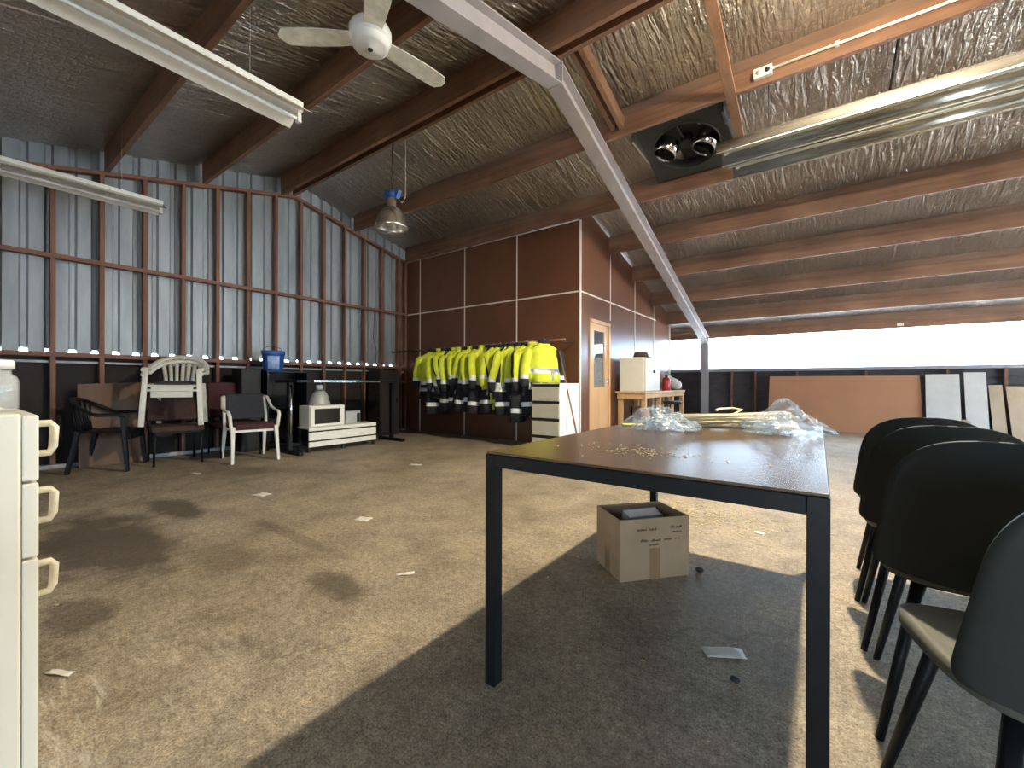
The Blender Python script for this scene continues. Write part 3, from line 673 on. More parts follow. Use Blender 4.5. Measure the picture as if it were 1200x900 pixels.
# ------------------------------------------------------------------ the steel table and what is on and under it
TX0, TX1, TY0, TY1, TZ = -0.88, 0.02, 1.06, 2.76, 0.752
t = thing('table', 'black steel framed table with a glossy brown wooden top', 'table', ((TX0 + TX1) / 2, (TY0 + TY1) / 2, 0))
hx, hy, LW = (TX1 - TX0) / 2, (TY1 - TY0) / 2, 0.04
for sx in (-1, 1):
    for sy in (-1, 1):
        MB().bb((sx*hx, sy*hy, 0), (sx*(hx - LW), sy*(hy - LW), TZ - 0.002)).build('leg', 'black_metal', t, bevel=0.002)
    MB().bb((sx*hx, -hy + LW, TZ - 0.042), (sx*(hx - LW), hy - LW, TZ - 0.002)).build('side_rail', 'black_metal', t, bevel=0.002)
    MB().bb((-hx + LW, sx*hy, TZ - 0.042), (hx - LW, sx*(hy - LW), TZ - 0.002)).build('end_rail', 'black_metal', t, bevel=0.002)
MB().bb((-hx + 0.003, -hy + 0.003, TZ - 0.0015), (hx - 0.003, hy - 0.003, TZ + 0.006)).build('tabletop', 'tabletop', t, bevel=0.0015)
TT = TZ + 0.006

def heap(name, label, cx, cy, ax, ay, h, seed, peak=(0, 0), rz=0.0):
    m = MB()
    def fn(u, v):
        a = (u * 2 - 1); b_ = (v * 2 - 1)
        # square to disc
        x = a * math.sqrt(1 - b_ * b_ / 2); y = b_ * math.sqrt(1 - a * a / 2)
        r = math.sqrt(x * x + y * y)
        wob = 1 + 0.22 * noise.noise(Vector((x * 2.0, y * 2.0, seed)))
        px, py = x * ax * wob, y * ay * wob
        rd = abs(noise.noise(Vector((px * 9, py * 9, seed + 5)))); rd2 = abs(noise.noise(Vector((px * 24, py * 24, seed + 9))))
        dome = max(0.0, 1 - (r * 0.98) ** 1.6)
        pk = math.exp(-(((x - peak[0]) / 0.45) ** 2 + ((y - peak[1]) / 0.6) ** 2))
        lump = 0.5 + 0.5 * noise.noise(Vector((px * 7 + seed, py * 7, 1.7)))
        z = h * (0.62 * dome ** 0.55 * (0.45 + 0.55 * lump + 0.8 * (0.3 - rd)) + 0.30 * pk * dome ** 0.5) + 0.022 * (0.3 - rd2) * min(1, dome * 3)
        return Vector((px, py, max(0.003, z)))
    m.grid(fn, 70, 70, smooth=True)
    def fn2(u, v):
        p = fn(u, v); q = noise.noise(Vector((p.x * 12 + 7, p.y * 12, seed)))
        return Vector((p.x * 0.8 + 0.01, p.y * 0.8, max(0.0025, p.z * (0.55 + 0.35 * q))))
    m.grid(fn2, 50, 50, smooth=True)
    o = m.build(name, 'film')
    o.location = (cx, cy, TT + 0.001); o.rotation_euler = (0, 0, rz)
    return tag(o, label, 'plastic sheet')
heap('plastic_sheet', 'crumpled clear plastic sheet on the table corner nearest the black chairs', -0.135, 2.23, 0.18, 0.21, 0.165, 3.3, (0.0, 0.0), R(36))
heap('plastic_sheet', 'crumpled clear plastic sheet on the table edge nearest the partition', -0.625, 2.09, 0.20, 0.18, 0.15, 8.1, (-0.35, -0.1), R(36))

ST = []
random.seed(21)
for i in range(18):
    L_ = random.uniform(0.42, 0.72); a = R(36 - 6 + random.uniform(-34, 30)); r = random.uniform(0.004, 0.0075)
    cx_, cy_ = -0.40 + random.uniform(-0.10, 0.08), 2.46 + random.uniform(-0.13, 0.13)
    lay = i % 4
    z0 = TT + r + lay * 0.016; z1 = z0 + (0.012 if lay else 0.0)
    dx, dy = math.cos(a) * L_ / 2, math.sin(a) * L_ / 2
    p0 = [cx_ - dx, cy_ - dy]; p1 = [cx_ + dx, cy_ + dy]
    bow = random.uniform(-0.02, 0.02)
    m = MB().tube([(p0[0] - cx_, p0[1] - cy_, z0), (-bow * math.sin(a), bow * math.cos(a), (z0 + z1) / 2), (p1[0] - cx_, p1[1] - cy_, z1)], r, 8)
    o = m.build('cane', 'stick'); o.location = (cx_, cy_, 0)
    tag(o, 'pale thin cane lying in the loose pile on the table', 'cane', 'pale canes piled on the table')
m = MB(); m.tube([(0.0, 0, 0.011), (0.10, 0.03, 0.03), (0.17, 0.08, 0.05), (0.16, 0.15, 0.055), (0.09, 0.16, 0.05), (0.04, 0.11, 0.045)], 0.008, 8, flat=0.5)
o = m.build('curled_strip', 'stick'); o.rotation_euler = (0, 0, R(36)); o.location = (-0.44, 2.50, TT + 0.028); tag(o, 'pale curled strip resting on top of the cane pile', 'strip')
o = MB().box((0, 0, 0.004), (0.11, 0.07, 0.006)).build('card', 'yellow', bevel=0.001); o.location = (-0.80, 2.20, TT); o.rotation_euler = (0, 0, R(30))
tag(o, 'small yellow card at the edge of the brown table top', 'card')
# tidy dust of shavings on the table top
random.seed(5)
m = MB()
for i in range(140):
    x, y = random.gauss(-0.46, 0.10), random.gauss(1.36, 0.06)
    m.box((x, y, TT + 0.001), (random.uniform(0.003, 0.010), 0.003, 0.0012), RZ(random.uniform(0, PI)))
o = m.build('wood_shavings', 'chips'); tag(o, 'fine pale wood shavings scattered on the table top', 'shavings', None, 'stuff')

# open cardboard carton
t = thing('cardboard_box', 'open brown cardboard box on the floor under the steel table', 'cardboard box', (-0.745 - 0.02, 2.093 + 0.13, 0), R(49))
BW, BD, BH, TK = 0.385, 0.27, 0.305, 0.005
for s in (-1, 1):
    MB().bb((-BW/2, s*BD/2, 0.0), (BW/2, s*(BD/2 - TK), BH)).build('long_side', 'card', t)
    MB().bb((s*BW/2, -BD/2 + TK, 0.0), (s*(BW/2 - TK), BD/2 - TK, BH)).build('short_side', 'card', t)
MB().bb((-BW/2 + TK, -BD/2 + TK, 0.001), (BW/2 - TK, BD/2 - TK, 0.008)).build('bottom', 'cardin', t)
for s in (-1, 1):
    MB().box((0, s*(BD/2 - 0.012), BH - 0.055), (BW - 0.04, 0.004, 0.10), RX(s*0.10)).build('folded_flap', 'cardin', t)
MB().bb((-0.028, -BD/2 - 0.0012, 0.003), (0.028, -BD/2, 0.155)).build('tape_strip', 'tape', t)
MB().bb((-BW/2 - 0.0012, -0.03, 0.003), (-BW/2, 0.03, 0.2)).build('tape_strip', 'tape', t)
pm = MB()
random.seed(3)
for (x0, z0, w_, h_) in [(-0.10, 0.245, 0.05, 0.012), (-0.03, 0.243, 0.035, 0.016), (0.09, 0.248, 0.06, 0.014), (0.10, 0.226, 0.045, 0.008), (-0.08, 0.19, 0.04, 0.014), (-0.02, 0.188, 0.05, 0.012), (0.05, 0.19, 0.04, 0.010), (-0.03, 0.168, 0.05, 0.009), (0.11, 0.192, 0.03, 0.006)]:
    k = 0.0
    while k < w_:
        q = random.uniform(0.004, 0.008); pm.bb((x0 + k, -BD/2 - 0.0010, z0), (x0 + k + q * 0.7, -BD/2, z0 + h_ * random.uniform(0.5, 1))); k += q
pm.build('print', 'ink', t)
t = thing('book', 'blue-grey book standing tilted inside the cardboard box', 'book', (-0.79, 2.27, 0.12), R(49 + 4))
MB().box((0, 0.0, 0.085), (0.20, 0.06, 0.17), RX(0.35)).build('pages', 'paper', t)
MB().box((0, 0.03, 0.092), (0.205, 0.006, 0.18), RX(0.35)).box((0, -0.035, 0.078), (0.205, 0.006, 0.17), RX(0.35)).build('cover', 'bluegrey', t)
t2 = thing('dark_case', 'flat dark case lying inside the cardboard box', 'case', (-0.74, 2.18, 0.008), R(49))
MB().box((0.0, 0.0, 0.09), (0.28, 0.10, 0.18)).build('case_body', 'plasticblack', t2, bevel=0.008)
MB().box((0.0, -0.04, 0.186), (0.10, 0.012, 0.012)).build('case_handle', 'greyapp', t2, bevel=0.003)

# ------------------------------------------------------------------ charcoal dining chairs beside the table
def superrow(tt, n): return max(0.0, 1 - abs(tt) ** n) ** (1.0 / n)
def dining_chair(loc, rz, label):
    t = thing('dining_chair', label, 'chair', loc, rz)
    # origin under the middle of the backrest; the chair faces +y
    def back(u, v):
        tt = -0.9995 + 1.999 * (0.5 - 0.5 * math.cos(PI * v))
        if tt < 0: hw = superrow(tt, 13) * 0.236
        else: hw = superrow(tt, 3.0) * 0.236
        hw *= 1 - 0.20 * (tt * 0.5 + 0.5)
        s = u * 2 - 1
        x = s * hw; k = tt * 0.5 + 0.5
        return Vector((x, -0.04 * k ** 1.2 + 0.065 * (x / 0.22) ** 2, 0.652 + tt * 0.192 + 0.010 * (x / 0.22) ** 2 * (1 - k)))
    MB().grid(back, 24, 30).build('backrest', 'chair_black', t, solid=0.014, off=0.0)
    def seat(u, v):
        tt = -0.999 + 1.998 * (0.5 - 0.5 * math.cos(PI * v)); s = u * 2 - 1
        hw = superrow(tt, 3.4) * (0.210 + 0.010 * tt)
        x = s * hw; y = 0.235 + tt * 0.225
        return Vector((x, y, 0.462 - 0.018 * (1 - (s) ** 2) * (1 - tt * tt) - 0.022 * max(0, tt) ** 4 + 0.012 * max(0, -tt) ** 3))
    MB().grid(seat, 20, 24).build('seat', 'chair_seat', t, solid=0.024, off=-1.0)
    MB().bb((-0.12, 0.10, 0.415), (0.12, 0.36, 0.436)).build('under_frame', 'black_metal', t, bevel=0.004)
    for sx in (-1, 1):
        MB().tube([(sx*0.13, 0.36, 0.435), (sx*0.205, 0.455, 0.0)], [0.0175, 0.010], 12).build('leg', 'black_metal', t)
        MB().tube([(sx*0.13, 0.11, 0.435), (sx*0.22, 0.012, 0.0)], [0.0175, 0.010], 12).build('leg', 'black_metal', t)
    return t
dining_chair((0.362, 2.44, 0), R(-2), 'charcoal dining chair farthest along the row beside the table')
dining_chair((0.356, 2.0, 0), R(-2), 'charcoal dining chair second from the far end of the row beside the table')
dining_chair((0.358, 1.52, 0), R(-2), 'charcoal dining chair whose whole upright back faces the viewer')
dining_chair((0.425, 1.005, 0), R(11), 'charcoal dining chair nearest the viewer, its seat showing in front of its back')

# ------------------------------------------------------------------ cream filing cabinet with jar
FX, FY, FZ = -1.522, 0.148, 0.905
t = thing('filing_cabinet', 'cream metal filing cabinet with loop handles beside the viewer', 'filing cabinet', (FX, FY, 0), 0.0)
CW, CD = 0.46, 0.62
MB().bb((-CW, -CD, 0.0), (0, -0.028, FZ)).build('cabinet_body', 'cream', t, bevel=0.006)
zs = [FZ - 0.002, FZ - 0.166, FZ - 0.349, 0.02]
for i in range(3):
    zt, zl = zs[i] - 0.003, zs[i+1] + 0.003
    dr = MB().bb((-CW + 0.002, -0.027, zl), (-0.002, 0.0, zt)).build('drawer', 'cream', t, bevel=0.004)
    hz = zt - (0.060 if i == 0 else 0.062 if i == 1 else 0.060)
    h0 = -CW/2
    pts = []
    hh, hp = 0.037, 0.030
    m = MB().tube([(h0 + 0.19, -0.004, hz + hh), (h0 + 0.19, hp * 0.75, hz + hh), (h0 + 0.19, hp, hz + hh * 0.72), (h0 + 0.19, hp * 0.92, hz - hh * 0.6), (h0 + 0.19, hp * 0.7, hz - hh), (h0 + 0.19, -0.004, hz - hh)], 0.0085, 8)
    m.build('handle', 'creamdirty', dr)
for (yy, zz) in ((-0.16, FZ - 0.04), (-0.17, FZ - 0.115), (-0.13, FZ - 0.25)):
    MB().lathe([(0.0, 0.0), (0.006, 0.0), (0.006, 0.002), (0.0, 0.002)], 10, c=(0.0, yy, zz), mat4=RY(PI/2)).build('rivet_hole', 'black', t)
t = thing('glass_jar', 'clear glass jar with white lid on top of the cream cabinet', 'jar', (-1.612, 0.078, FZ), 0)
MB().lathe([(0.0, 0.004), (0.042, 0.004), (0.046, 0.012), (0.046, 0.078), (0.042, 0.088), (0.034, 0.094), (0.034, 0.105), (0.031, 0.105), (0.031, 0.094), (0.040, 0.085), (0.043, 0.076), (0.043, 0.014), (0.0, 0.009)], 32).build('jar_body', 'jarglass', t)
MB().lathe([(0.0, 0.128), (0.036, 0.128), (0.039, 0.124), (0.039, 0.106), (0.0, 0.1055)], 28).build('lid', 'socketwhite', t)

# ------------------------------------------------------------------ partition front: rail of hi-vis coats, chest, broom
RYL, RZL = 5.45, 1.63
t = thing('hanging_rail', 'long thin rail carrying hi-vis coats in front of the brown partition', 'rail', (XE + 0.02, RYL, RZL))
MB().tube([(0, 0, -0.03), (3.97, 0, 0.0)], 0.014, 10).build('rail_tube', 'stud', t)
for xx in (0.35, 2.0, 3.9):
    MB().bar((xx, 0, -0.02), (xx, PY - RYL, -0.02), 0.025, 0.012).build('bracket', 'black_metal', t)

def coat(loc, rz, label, seed, hem=1.05, style=0, drop=0.0):
    """hung from its hook at loc; breadth along local x, front along -y"""
    t = thing('hi_vis_coat', label, 'coat', loc, rz, 'hi-vis coats on the rail')
    rows = [(-0.055, 0.075, 0.05), (-0.085, 0.10, 0.055), (-0.115, 0.16, 0.06), (-0.15, 0.205, 0.065), (-0.20, 0.225, 0.075), (-0.30, 0.225, 0.085),
            (-0.42, 0.222, 0.09), (-0.52, 0.222, 0.09)]
    yb = -0.60 + random.uniform(-0.06, 0.07)
    rows += [(yb, 0.225, 0.092), (yb - 0.065, 0.228, 0.093), (yb - 0.17, 0.235, 0.096)]
    z2 = -hem + 0.20
    rows += [(z2, 0.24, 0.10), (z2 - 0.065, 0.242, 0.10), (-hem, 0.25, 0.102)]
    n = 28; vs = []; fs = []; mi = []
    for (z, w, th) in rows:
        for j in range(n):
            a = 2*PI*j/n
            c, s_ = math.cos(a), math.sin(a)
            fold = 1 + 0.42 * noise.noise(Vector((c * 2.3, s_ * 2.3 + seed, z * 1.6))) * min(1, (-z) * 2.0)
            fold2 = 0.45 * noise.noise(Vector((a * 2.2, seed * 3.1, z * 0.7))) * min(1, max(0, -z - 0.25) * 2)
            x = math.copysign(abs(c) ** 0.8, c) * w * (0.5 + 0.5 * fold)
            yy = math.copysign(abs(s_) ** 0.7, s_) * th * (fold + fold2)
            vs.append(Vector((x, yy, z + 0.012 * noise.noise(Vector((c, s_, seed))))))
    body = MB()
    def mcode(i):
        z = (rows[i][0] + rows[i+1][0]) / 2
        if style == 2: return 2 if (yb - 0.065 < z < yb or z2 - 0.065 < z < z2) else 0
        if yb - 0.065 < z < yb: return 2
        if z2 - 0.065 < z < z2: return 2
        return 0 if z > yb else 1
    body.add(vs, [], 0)
    for i in range(len(rows) - 1):
        for j in range(n):
            q = (j + 1) % n
            body.f.append([i*n + j, (i+1)*n + j, (i+1)*n + q, i*n + q]); body.sm.append(True)
            k = mcode(i)
            if k == 0 and style == 1 and j in (0, 1, n - 1, n // 2, n // 2 - 1, n // 2 + 1): k = 1      # dark side panels
            body.mi.append(k)
    body.build('coat_body', ['hivis', 'navy', 'silver'], t, solid=0.006)
    for s in (-1, 1):
        sw = random.uniform(-0.12, 0.12); sx_ = random.uniform(-0.06, 0.03); dl = random.uniform(0.85, 1.08)
        pts = [(s*0.19, 0, -0.155), (s*0.235, -0.005, -0.23), (s*0.262, -0.015 + sw*0.3, -0.36), (s*0.275, -0.02 + sw*0.6, -0.47), (s*0.282, -0.03 + sw, -0.56), (s*0.284, -0.03 + sw, -0.62), (s*0.282, -0.035 + sw, -0.70), (s*0.278, -0.04 + sw, -0.75)]
        pts = [(qx + s * sx_ * (-qz), qy, -0.155 + (qz + 0.155) * dl) for qx, qy, qz in pts]
        rs = [0.05, 0.072, 0.066, 0.070, 0.060, 0.062, 0.055, 0.047]
        m = MB().tube(pts, rs, 10, flat=1.15)
        nf = len(m.f)
        for k in range(nf - 2):
            seg_ = k // 10
            if seg_ in (4,): m.mi[k] = 2
            elif seg_ >= 5: m.mi[k] = 1 if style != 2 else 0
            elif style in (1, 3) and (k % 10) in (0, 1, 9): m.mi[k] = 1
        m.mi[-1] = 1; m.mi[-2] = 0
        m.build('sleeve', ['hivis', 'navy', 'silver'], t)
    MB().lathe([(0.075, -0.06), (0.085, -0.04), (0.088, -0.005), (0.078, -0.002), (0.07, -0.03), (0.066, -0.06)], 18, mat4=Matrix.Diagonal((1.0, 0.75, 1.0))).build('collar', 'navy' if style != 0 else 'hivis', t)
    MB().tube([(0, 0.0, -0.09), (0, 0, -0.03), (0.014, 0, -0.012), (0.02, 0, 0.005), (0.012, 0, 0.022), (0.0, 0, 0.026), (-0.012, 0, 0.021)], 0.004, 6).build('hanger_hook', 'chrome', t)
    return t
random.seed(11)
ORD = ['second', 'third', 'fourth', 'fifth', 'sixth', 'seventh', 'eighth', 'ninth', 'tenth', 'eleventh', 'twelfth', 'thirteenth', 'fourteenth', 'fifteenth', 'sixteenth', 'seventeenth', 'eighteenth', 'nineteenth']
xs = [-5.82]
coat((-5.80, RYL, RZL - 0.012), R(35), 'drooping hi-vis yellow coat at the rail end nearest the metal wall', 1.3, 0.92, 3)
NC = 17
for i in range(NC):
    x = -5.60 + i * (2.02 / (NC - 1))
    rz = R(random.uniform(45, 122))
    st = [0, 3, 1, 0, 0, 1, 0, 3, 0, 1, 2, 0, 1][i % 13]
    if i in (13, 15): rz = R(48); st = 1
    if i == 11: st = 2; rz = R(52)
    c_ = coat((x, RYL + random.uniform(-0.01, 0.01), RZL - 0.03 + 0.03 * (x + 6.98) / 3.97 - 0.012 + 0.01), rz, 'yellow and navy hi-vis coat, %s along the rail counting from the metal wall' % ORD[i], 2.0 + i * 1.7, random.uniform(0.92, 1.24), st)
    c_.rotation_euler[1] = R(random.uniform(-4, 4)); c_.scale = [random.uniform(0.93, 1.06)] * 3
coat((-3.34, RYL - 0.06, RZL + 0.005), R(38), 'bright yellow hi-vis coat hanging over the white chest of drawers', 55.5, 0.64, 3)

# chest of drawers
t = thing('chest_of_drawers', 'white chest of drawers with beige fronts under the end of the coat rail', 'chest of drawers', (-3.125, 5.37, 0))
cw, cd, ch = 0.23, 0.29, 0.985
MB().bb((-cw, -cd + 0.02, 0), (cw, cd, ch)).build('carcass', 'chest_white', t, bevel=0.003)
for i in range(4):
    zt = ch - 0.012 - i * 0.243
    MB().bb((-cw + 0.012, -cd + 0.004, zt - 0.040), (cw - 0.012, -cd + 0.021, zt)).build('finger_gap', 'black', t)
    MB().bb((-cw + 0.006, -cd - 0.004, zt - 0.238), (cw - 0.006, -cd + 0.022, zt - 0.040)).build('drawer', 'chest_front', t, bevel=0.003)
# broom handle
t = thing('broom', 'brown broom handle leaning in front of the white chest of drawers', 'broom', (-2.55, 5.05, 0))
MB().tube([(0, 0, 0.05), (-0.58, 0.44, 1.46)], 0.012, 10).build('broom_stick', 'broom', t)
MB().bar((-0.13, -0.10, 0.06), (0.13, 0.10, 0.06), 0.05, 0.04).bar((-0.13, -0.10, 0.02), (0.13, 0.10, 0.02), 0.06, 0.04).build('broom_head', 'broom', t, bevel=0.004)

# ------------------------------------------------------------------ bench by the office door
BX0, BX1, BY0, BY1, BZ = -2.93, -2.38, 7.12, 9.75, 0.845
t = thing('workbench', 'pine workbench against the office partition', 'workbench', (BX0, BY0, 0))
MB().bb((0, 0, BZ - 0.035), (BX1 - BX0, BY1 - BY0, BZ)).build('bench_top', 'pinetop', t, bevel=0.003)
MB().bb((0.03, 0.03, BZ - 0.135), (BX1 - BX0 - 0.03, 0.07, BZ - 0.037)).build('apron', 'pine', t, bevel=0.003)
MB().bb((BX1 - BX0 - 0.05, 0.03, BZ - 0.115), (BX1 - BX0 - 0.01, BY1 - BY0 - 0.03, BZ - 0.037)).build('apron', 'pine', t, bevel=0.003)
for xx in (0.03, BX1 - BX0 - 0.10):
    for yy in (0.075, 0.9, 1.75, BY1 - BY0 - 0.12):
        MB().bb((xx, yy, 0), (xx + 0.075, yy + 0.075, BZ - 0.037)).build('leg', 'pine', t, bevel=0.003)
MB().bb((0.1, 0.9, 0.16), (BX1 - BX0 - 0.03, BY1 - BY0 - 0.1, 0.19)).build('lower_shelf', 'pine', t, bevel=0.003)
# small white refrigerator
t = thing('white_appliance', 'small white cabinet appliance standing on the pine workbench', 'appliance', (-2.65, 7.62, BZ))
MB().bb((-0.23, -0.42, 0.0), (0.21, 0.38, 0.60)).build('appliance_body', 'fridge', t, bevel=0.012)
MB().bb((0.212, -0.41, 0.01), (0.245, 0.37, 0.59)).build('door', 'fridge', t, bevel=0.008)
MB().bb((0.246, -0.02, 0.33), (0.275, 0.03, 0.38)).build('latch', 'black', t, bevel=0.004)
# hat
t = thing('felt_hat', 'brown felt hat lying on top of the white appliance', 'hat', (-2.60, 7.52, BZ + 0.602), R(25))
dg = Matrix.Diagonal((1.0, 0.8, 1.0))
MB().lathe([(0.0, 0.115), (0.06, 0.112), (0.105, 0.10), (0.125, 0.07), (0.135, 0.015), (0.19, 0.010), (0.20, 0.004), (0.13, 0.0), (0.0, 0.0)], 28, mat4=dg).build('crown', 'hat', t)
MB().lathe([(0.136, 0.014), (0.138, 0.014), (0.135, 0.035), (0.132, 0.035)], 28, mat4=dg).build('hat_band', 'black', t)
# fire extinguisher lookalike red canister
t = thing('red_canister', 'red canister with black top on the workbench behind the white appliance', 'canister', (-2.53, 8.85, BZ))
MB().lathe([(0.0, 0.0), (0.075, 0.0), (0.08, 0.01), (0.08, 0.22), (0.065, 0.255), (0.03, 0.27), (0.0, 0.27)], 24).build('canister_body', 'red', t)
MB().lathe([(0.0, 0.33), (0.025, 0.33), (0.03, 0.27), (0.0, 0.27)], 14).bar((0, -0.02, 0.32), (0.0, 0.09, 0.30), 0.02, 0.02).build('canister_cap', 'black', t)
# sack
t = thing('cement_sack', 'cream sack slumped on the far end of the workbench', 'sack', (-2.62, 9.42, BZ), R(20))
m = MB()
def sack(u, v):
    a = 2*PI*u; b_ = PI * v
    x = math.copysign(abs(math.cos(a)) ** 0.6, math.cos(a)) * abs(math.sin(b_)) ** 0.5; y = math.copysign(abs(math.sin(a)) ** 0.6, math.sin(a)) * abs(math.sin(b_)) ** 0.5
    z = -math.cos(b_)
    p = Vector((x * 0.26, y * 0.17, z * 0.11))
    p += 0.02 * noise.noise_vector(p * 9)
    q = RY(R(30)) @ p
    return Vector((q.x, q.y, max(0.002, q.z + 0.19)))
m.grid(sack, 32, 16)
m.build('sack_body', 'bag', t)
MB().bb((-0.10, -0.05, 0.0), (0.24, 0.14, 0.10)).build('sack_base', 'bagblue', t, bevel=0.03, seg=4)
# below the bench
t = thing('tan_sack', 'tan sack standing on the floor under the pine workbench', 'sack', (-2.62, 7.62, 0), 0.1)
m = MB()
m.grid(lambda u, v: Vector((math.copysign(abs(math.cos(2*PI*u)) ** .7, math.cos(2*PI*u)) * (0.17 - 0.05 * v ** 2) * (1 if v < .97 else 0.1), math.copysign(abs(math.sin(2*PI*u)) ** .7, math.sin(2*PI*u)) * (0.13 - 0.04 * v) * (1 if v < .97 else 0.1), v * 0.58 + 0.02 * noise.noise(Vector((u * 9, v * 5, 1)))) ), 28, 14)
m.build('sack_body', 'tan', t)
MB().tube([(-0.185, 0.02, 0.0), (-0.18, 0.0, 0.56)], 0.012, 6).build('dark_edge', 'black', t)
t = thing('bar_stool', 'dark round stool pushed under the workbench', 'stool', (-2.22, 8.15, 0))
MB().lathe([(0.0, 0.66), (0.15, 0.66), (0.165, 0.65), (0.165, 0.615), (0.15, 0.605), (0.0, 0.605)], 26).build('seat', 'plasticblack', t)
for a in range(4):
    c, s_ = math.cos(a * PI/2 + .6), math.sin(a * PI/2 + .6)
    MB().tube([(c*0.11, s_*0.11, 0.605), (c*0.17, s_*0.17, 0)], 0.013, 8).build('leg', 'black_metal', t)
MB().lathe([(0.142, 0.25), (0.150, 0.25), (0.150, 0.262), (0.142, 0.262), (0.142, 0.25)], 26).build('foot_ring', 'black_metal', t)

# ------------------------------------------------------------------ boards leaning on the eave wall
def board(name, x0, x1, h, yb, yt, m, label, cat, th=0.014, skew=0.0):
    o = MB()
    lean = math.hypot(h, yt - yb)
    w = x1 - x0
    ang = math.atan2(yt - yb, h)
    vs = [Vector((0, 0, 0)), Vector((w, 0, 0)), Vector((w + skew, 0, h)), Vector((skew, 0, h))]
    rot = RX(-ang)
    pts = [rot @ p for p in vs] + [rot @ (p + Vector((0, th, 0))) for p in vs]
    mn = min(p.z for p in pts)
    pts = [p - Vector((0, 0, mn)) for p in pts]
    o.add(pts, [(3, 2, 1, 0), (4, 5, 6, 7), (0, 1, 5, 4), (1, 2, 6, 5), (2, 3, 7, 6), (3, 0, 4, 7)])
    ob = o.build(name, m, bevel=0.002); ob.location = (x0, yb, 0)
    return tag(ob, label, cat)
board('hardboard_sheet', -0.92, 1.60, 1.235, 10.95, 11.42, 'hardboard', 'wide brown hardboard sheet leaning under the long window', 'board')
board('white_board', 1.62, 2.08, 1.27, 10.85, 11.38, 'whiteboard', 'white board leaning beside the brown hardboard sheet', 'board', 0.02, 0.05)
board('white_board', 2.14, 2.42, 1.30, 10.85, 11.38, 'whiteboard', 'narrow white board leaning between white and pale plywood boards', 'board', 0.02, 0.05)
board('ply_board', 2.50, 2.67, 1.03, 11.0, 11.36, 'plyboard', 'narrow pale plywood board leaning on the eave wall', 'board', 0.018)
board('ply_board', 2.71, 3.9, 1.02, 10.95, 11.36, 'plyboard', 'broad pale plywood board leaning on the eave wall', 'board', 0.018)
o = MB().prism([(-0.05, 0), (0.05, 0), (0.05, 0.33), (0.02, 0.36), (-0.05, 0.36)], (-0.05, 0.05), 'xz').build('timber_offcut', 'plyboard', bevel=0.003)
o.location = (2.10, 10.70, 0); tag(o, 'short timber offcut standing in front of the two white boards', 'timber offcut')

# ------------------------------------------------------------------ clutter along the end wall
# ply sheet
o = MB().prism([(0, 0), (0.60, 0), (0.60, 0.985), (0, 0.96)], (0, 0.012), 'yz').build('plywood_sheet', 'ply', bevel=0.002)
o.location = (-6.80, 0.96, 0); o.rotation_euler = (0, R(-5.5), 0)
tag(o, 'brown plywood sheet leaning on the end wall behind a black plastic chair', 'board')

def monobloc(loc, rz, m, label, name='plastic_chair', group=None):
    """stackable plastic armchair facing +x"""
    t = thing(name, label, 'chair', loc, rz, group)
    def seat(u, v):
        s, q = u * 2 - 1, v * 2 - 1
        return Vector((0.0 + q * 0.22, s * (0.235 + 0.015 * q), 0.43 - 0.02 * (1 - s*s) * (1 - q*q) - 0.02 * max(0, q) ** 4 + 0.0))
    MB().grid(seat, 12, 12).build('seat', m, t, solid=0.02, off=-1)
    MB().bar((0.225, -0.20, 0.375), (0.225, 0.20, 0.375), 0.02, 0.07).build('seat_apron', m, t, bevel=0.006)
    for s in (-1, 1):
        MB().bar((0.19, s*0.255, 0.62), (0.235, s*0.285, 0.0), 0.05, 0.045, (1, 0, 0), 0.055, 0.035).build('leg', m, t, bevel=0.008)
        MB().bar((-0.19, s*0.225, 0.45), (-0.27, s*0.245, 0.0), 0.05, 0.045, (1, 0, 0), 0.05, 0.035).build('leg', m, t, bevel=0.008)
    # arms and top rail in one sweep
    pts = []
    for k in range(25):
        a = PI * (k / 24) + PI / 2
        c, s_ = math.cos(a), math.sin(a)
        x = -0.06 + 0.25 * c if c < 0 else 0.0
        h = 0.625 + 0.165 * max(0, -c) ** 1.3
        pts.append((-0.02 + 0.27 * c, 0.285 * math.copysign(abs(s_) ** 0.75, s_), h))
    pts = [(0.21, 0.262, 0.60), (0.15, 0.275, 0.625)] + pts + [(0.15, -0.275, 0.625), (0.21, -0.262, 0.60)]
    MB().tube(pts, 0.034, 8, flat=0.55).build('arm_rail', m, t)
    for k in range(-3, 4):
        y0 = k * 0.052; y1 = k * 0.066
        xe = -0.29 + 0.09 * (abs(k) / 3) ** 2 * 0.6
        MB().tube([(-0.205, y0, 0.42), (-0.235, y0 * 1.1, 0.56), (xe, y1, 0.775 - 0.02 * abs(k) / 3)], 0.019, 6, flat=0.45, up=(1, 0, 0)).build('back_slat', m, t)
    return t
monobloc((-6.50, 1.17, 0), R(62), 'plasticblack', 'black plastic armchair in front of the leaning plywood sheet')

